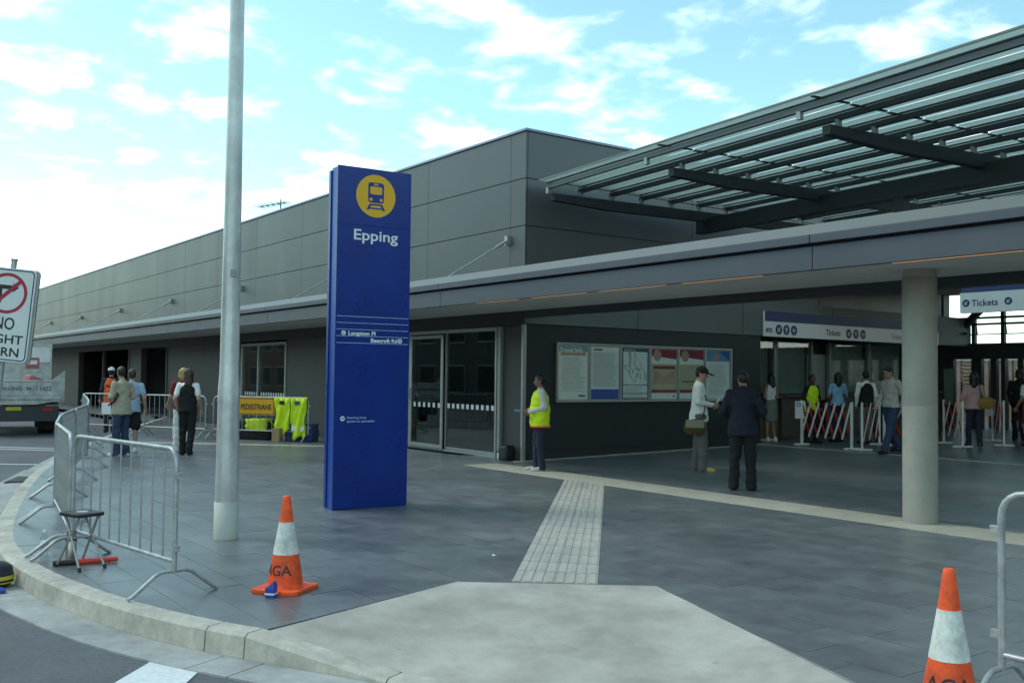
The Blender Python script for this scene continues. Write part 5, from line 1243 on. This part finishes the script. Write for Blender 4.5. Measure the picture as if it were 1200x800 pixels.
# ticket queue
person('woman in sleeveless white top and grey skirt at the first ticket window', (-15.42, 18.95, floor_z(18.95)), mixd(AWAY, IL, .4), 1.62, 'c_white', 'none', 'c_skirt_grey', 'c_white', 'skin_mid', 'hair_black', 'long', hem=.98, skirt=.52, female=True, res=.0125,
       arms=(((.22, .0, 1.15), (.16, -.2, 1.15)), ((-.23, .03, 1.14), (-.17, -.18, 1.2))))
q = Vector((-15.42, 18.95, 0))+IL*.26-AWAY*.05; bag('handbag', (q.x, q.y, 1.0), R(50), (.24, .13, .30), 'c_black', 'black handbag on the arm of woman in white sleeveless top', [(-.06, 0, .26), (0, 0, .42), (.06, 0, .26)])
person('attendant in yellow hi-vis vest and dark sleeves behind the lattice barrier', (-14.45, 19.25, floor_z(19.25)), mixd(TO, IR, .35), 1.62, 'c_black', 'long', 'c_black', 'c_black', 'skin_dark', 'hair_black', 'short', hem=.9, vest='hivis', res=.0125)
person('woman in light blue top with long dark hair facing ticket windows', (-14.35, 20.1, floor_z(20.1)), mixd(AWAY, IL, .15), 1.66, 'c_blue', 'short', 'c_navy', 'c_black', 'skin_mid', 'hair_black', 'long', hem=.92, female=True, res=.0125,
       arms=(((.24, .0, 1.15), (.16, -.2, 1.08)), ((-.23, .03, 1.14), (-.17, -.18, 1.1))))
person('man in black waistcoat over white sleeves in the ticket queue', (-13.62, 20.15, floor_z(20.1)), mixd(AWAY, IL, .1), 1.70, 'c_white', 'long', 'c_skirt_grey', 'c_black', 'skin_mid', 'hair_black', 'short', hem=.92, waistcoat='c_black', res=.0125, loose=.004)
person('man in khaki shirt standing right of the black waistcoat man', (-13.55, 20.85, floor_z(20.8)), mixd(AWAY, IR, .1), 1.74, 'c_khaki', 'long', 'c_black', 'c_black', 'skin_mid', 'hair_black', 'short', hem=.9, res=.0125, loose=.012)
FACE4 = mixd(IL, TO, .3)
person('man in pale checked shirt and dark jeans walking beside the concrete column', (-11.78, 18.3, floor_z(18.3)), FACE4, 1.80, 'c_check', 'long', 'c_jeans', 'c_black', 'skin_light', 'hair_black', 'short', hem=.93, legw=1.12, res=.0115,
       arms=(((.235, .10, 1.15), (.24, .06, .92)), ((-.235, -.02, 1.14), (-.22, -.16, .95))), legs=(((.09, -.12, .51), (.10, -.26, .09)), ((-.09, .06, .50), (-.10, .30, .12))), head=(.1, .4), stoop=.03)
person('woman in pink jacket with long black hair and brown bag walking away', (-11.55, 21.1, floor_z(21.1)), mixd(AWAY, IR, .1), 1.66, 'c_pink', 'long', 'c_navy', 'c_brown', 'skin_mid', 'hair_black', 'long', hem=.90, female=True, res=.0125, loose=.012,
       legs=(((.09, -.06, .5), (.09, -.10, .085)), ((-.09, .02, .5), (-.09, .12, .11))))
q = Vector((-11.55, 21.1, 0))+IR*.20+TO*.16; bag('shoulder_bag', (q.x, q.y, floor_z(21)+.86), R(53), (.34, .16, .26), 'c_gold', 'tan brown shoulder bag on the woman in pink jacket', [(-.08, 0, .22), (-.12, .05, .42), (-.10, .1, .58)])
person('person in dark clothes standing in shade by the back glass wall', (-12.1, 24.2, floor_z(24.2)), mixd(AWAY, IR, .3), 1.72, 'c_black', 'long', 'c_black', 'c_black', 'skin_mid', 'hair_brown', 'bob', hem=.85, res=.0135, loose=.012)
q = Vector((-12.1, 24.2, 0))+IR*.22+TO*.15; bag('backpack', (q.x, q.y, floor_z(24)+.75), R(53), (.3, .2, .46), 'c_grey', 'grey bag carried by the person in dark clothes at back')
person('woman in white top and red skirt cut off by the right edge', (-11.0, 22.45, floor_z(22.4)), mixd(AWAY, IL, .2), 1.64, 'c_white', 'short', 'c_red', 'c_black', 'skin_mid', 'hair_black', 'long', hem=1.0, skirt=.55, female=True, res=.0125)
# people on the far footpath
person('man in beige shirt and jeans with diagonal bag strap by far barriers', (-19.75, 5.10, 0), mixd(IL, AWAY, .35), 1.72, 'c_beige', 'long', 'c_jeans', 'c_white', 'skin_mid', 'hair_black', 'short', hem=.82, legw=1.12, loose=.016, head=(0, .35), res=.0115, stoop=.02,
       arms=(((.24, .0, 1.16), (.12, -.2, 1.14)), ((-.24, .03, 1.15), (-.10, -.2, 1.16))))
o = MB().tube([(-19.93, 4.86, 1.36), (-19.72, 4.93, 1.30), (-19.60, 5.0, 1.18), (-19.62, 4.92, 1.05), (-19.75, 4.86, .98)], .018, 6).build('bag_strap', 'c_black'); tag(o, 'black strap across the back of the man in beige shirt', 'strap')
person('person in pale blue shirt and shorts half hidden behind beige shirt man', (-20.55, 5.50, 0), mixd(AWAY, IL, .3), 1.68, 'c_paleblue', 'short', 'c_black', 'c_white', 'skin_light', 'hair_brown', 'short', hem=.86, bare=True, res=.0125)
person('woman in black waistcoat with white sleeves and black trousers from behind', (-19.45, 6.28, 0), mixd(AWAY, IL, .15), 1.70, 'c_white', 'short', 'c_black', 'c_black', 'skin_light', 'hair_brown', 'long', hem=.88, female=True, waistcoat='c_black', legw=1.08, res=.0115,
       legs=(((.09, -.03, .5), (.09, -.02, .085)), ((-.08, .02, .5), (-.06, .12, .10))))
person('blonde person in dark red top and white trousers beside woman in black', (-20.35, 6.45, 0), mixd(AWAY, IL, .5), 1.72, 'c_darkred', 'short', 'c_white', 'c_white', 'skin_light', 'hair_blonde', 'bob', hem=.9, res=.0125,
       arms=(((.24, -.02, 1.15), (.22, -.2, .98)), ((-.26, .0, 1.12), (-.30, -.16, .90))))
person('worker in orange hi-vis vest and white cap near the truck', (-27.6, 6.85, 0), mixd(AWAY, IL, .2), 1.75, 'c_navy', 'long', 'c_navy', 'c_black', 'skin_mid', 'hair_black', 'short', hem=.9, vest='hivis_orange', cap=('c_white', False), res=.0125)
# ------------------------------------------------------------------ unseen blocks opposite, added to darken reflections and cut low sky light
def low_block(x0, x1, y0, y1, h, face, m, label, nbay):
    t = thing('reflection_block', label, 'building', ((x0+x1)/2, (y0+y1)/2, -.15), 0, 'unseen buildings added for reflections')
    MB().bx(x0, x1, y0, y1, -.2, h).build('wall', m, t); MB().bx(x0-.3, x1+.3, y0-.3, y1+.3, h, h+.25).build('roof', 'fascia', t)
    for k in range(nbay):
        for z in (.5, 3.9):
            if z+2 > h: continue
            if face == 'y': w = (x1-x0)/nbay; a = x0+w*(k+.2); f_ = MB().bx(a, a+w*.6, y1, y1+.06, z, z+1.9); g_ = MB().bx(a+.08, a+w*.6-.08, y1+.05, y1+.07, z+.08, z+1.82)
            else: w = (y1-y0)/nbay; a = y0+w*(k+.2); f_ = MB().bx(x0-.06, x0, a, a+w*.6, z, z+1.9); g_ = MB().bx(x0-.07, x0-.05, a+.08, a+w*.6-.08, z+.08, z+1.82)
            f = f_.build('window', 'dull_alu', t); g_.build('pane', 'dark_interior', f)
mat('street_brick', (.16, .10, .075), .85, var=.2, vscale=3); mat('street_render', (.26, .25, .22), .8, var=.1); mat('street_dark', (.13, .125, .12), .8, var=.1)
low_block(-125, -84, -30, -15, 8.5, 'y', 'street_brick', 'unseen brown brick building added for reflections across the road to the left', 12)
low_block(-80, -44, -30, -14, 7.5, 'y', 'street_dark', 'unseen dark rendered building added for reflections across the road opposite the glass doors', 10)
low_block(-40, -6, -32, -15, 8.0, 'y', 'street_render', 'unseen pale rendered building added for reflections across the road behind the crossing', 10)
low_block(26, 44, 2, 62, 9.0, 'x', 'street_brick', 'unseen brown brick building added for reflections across the side street to the right', 14)
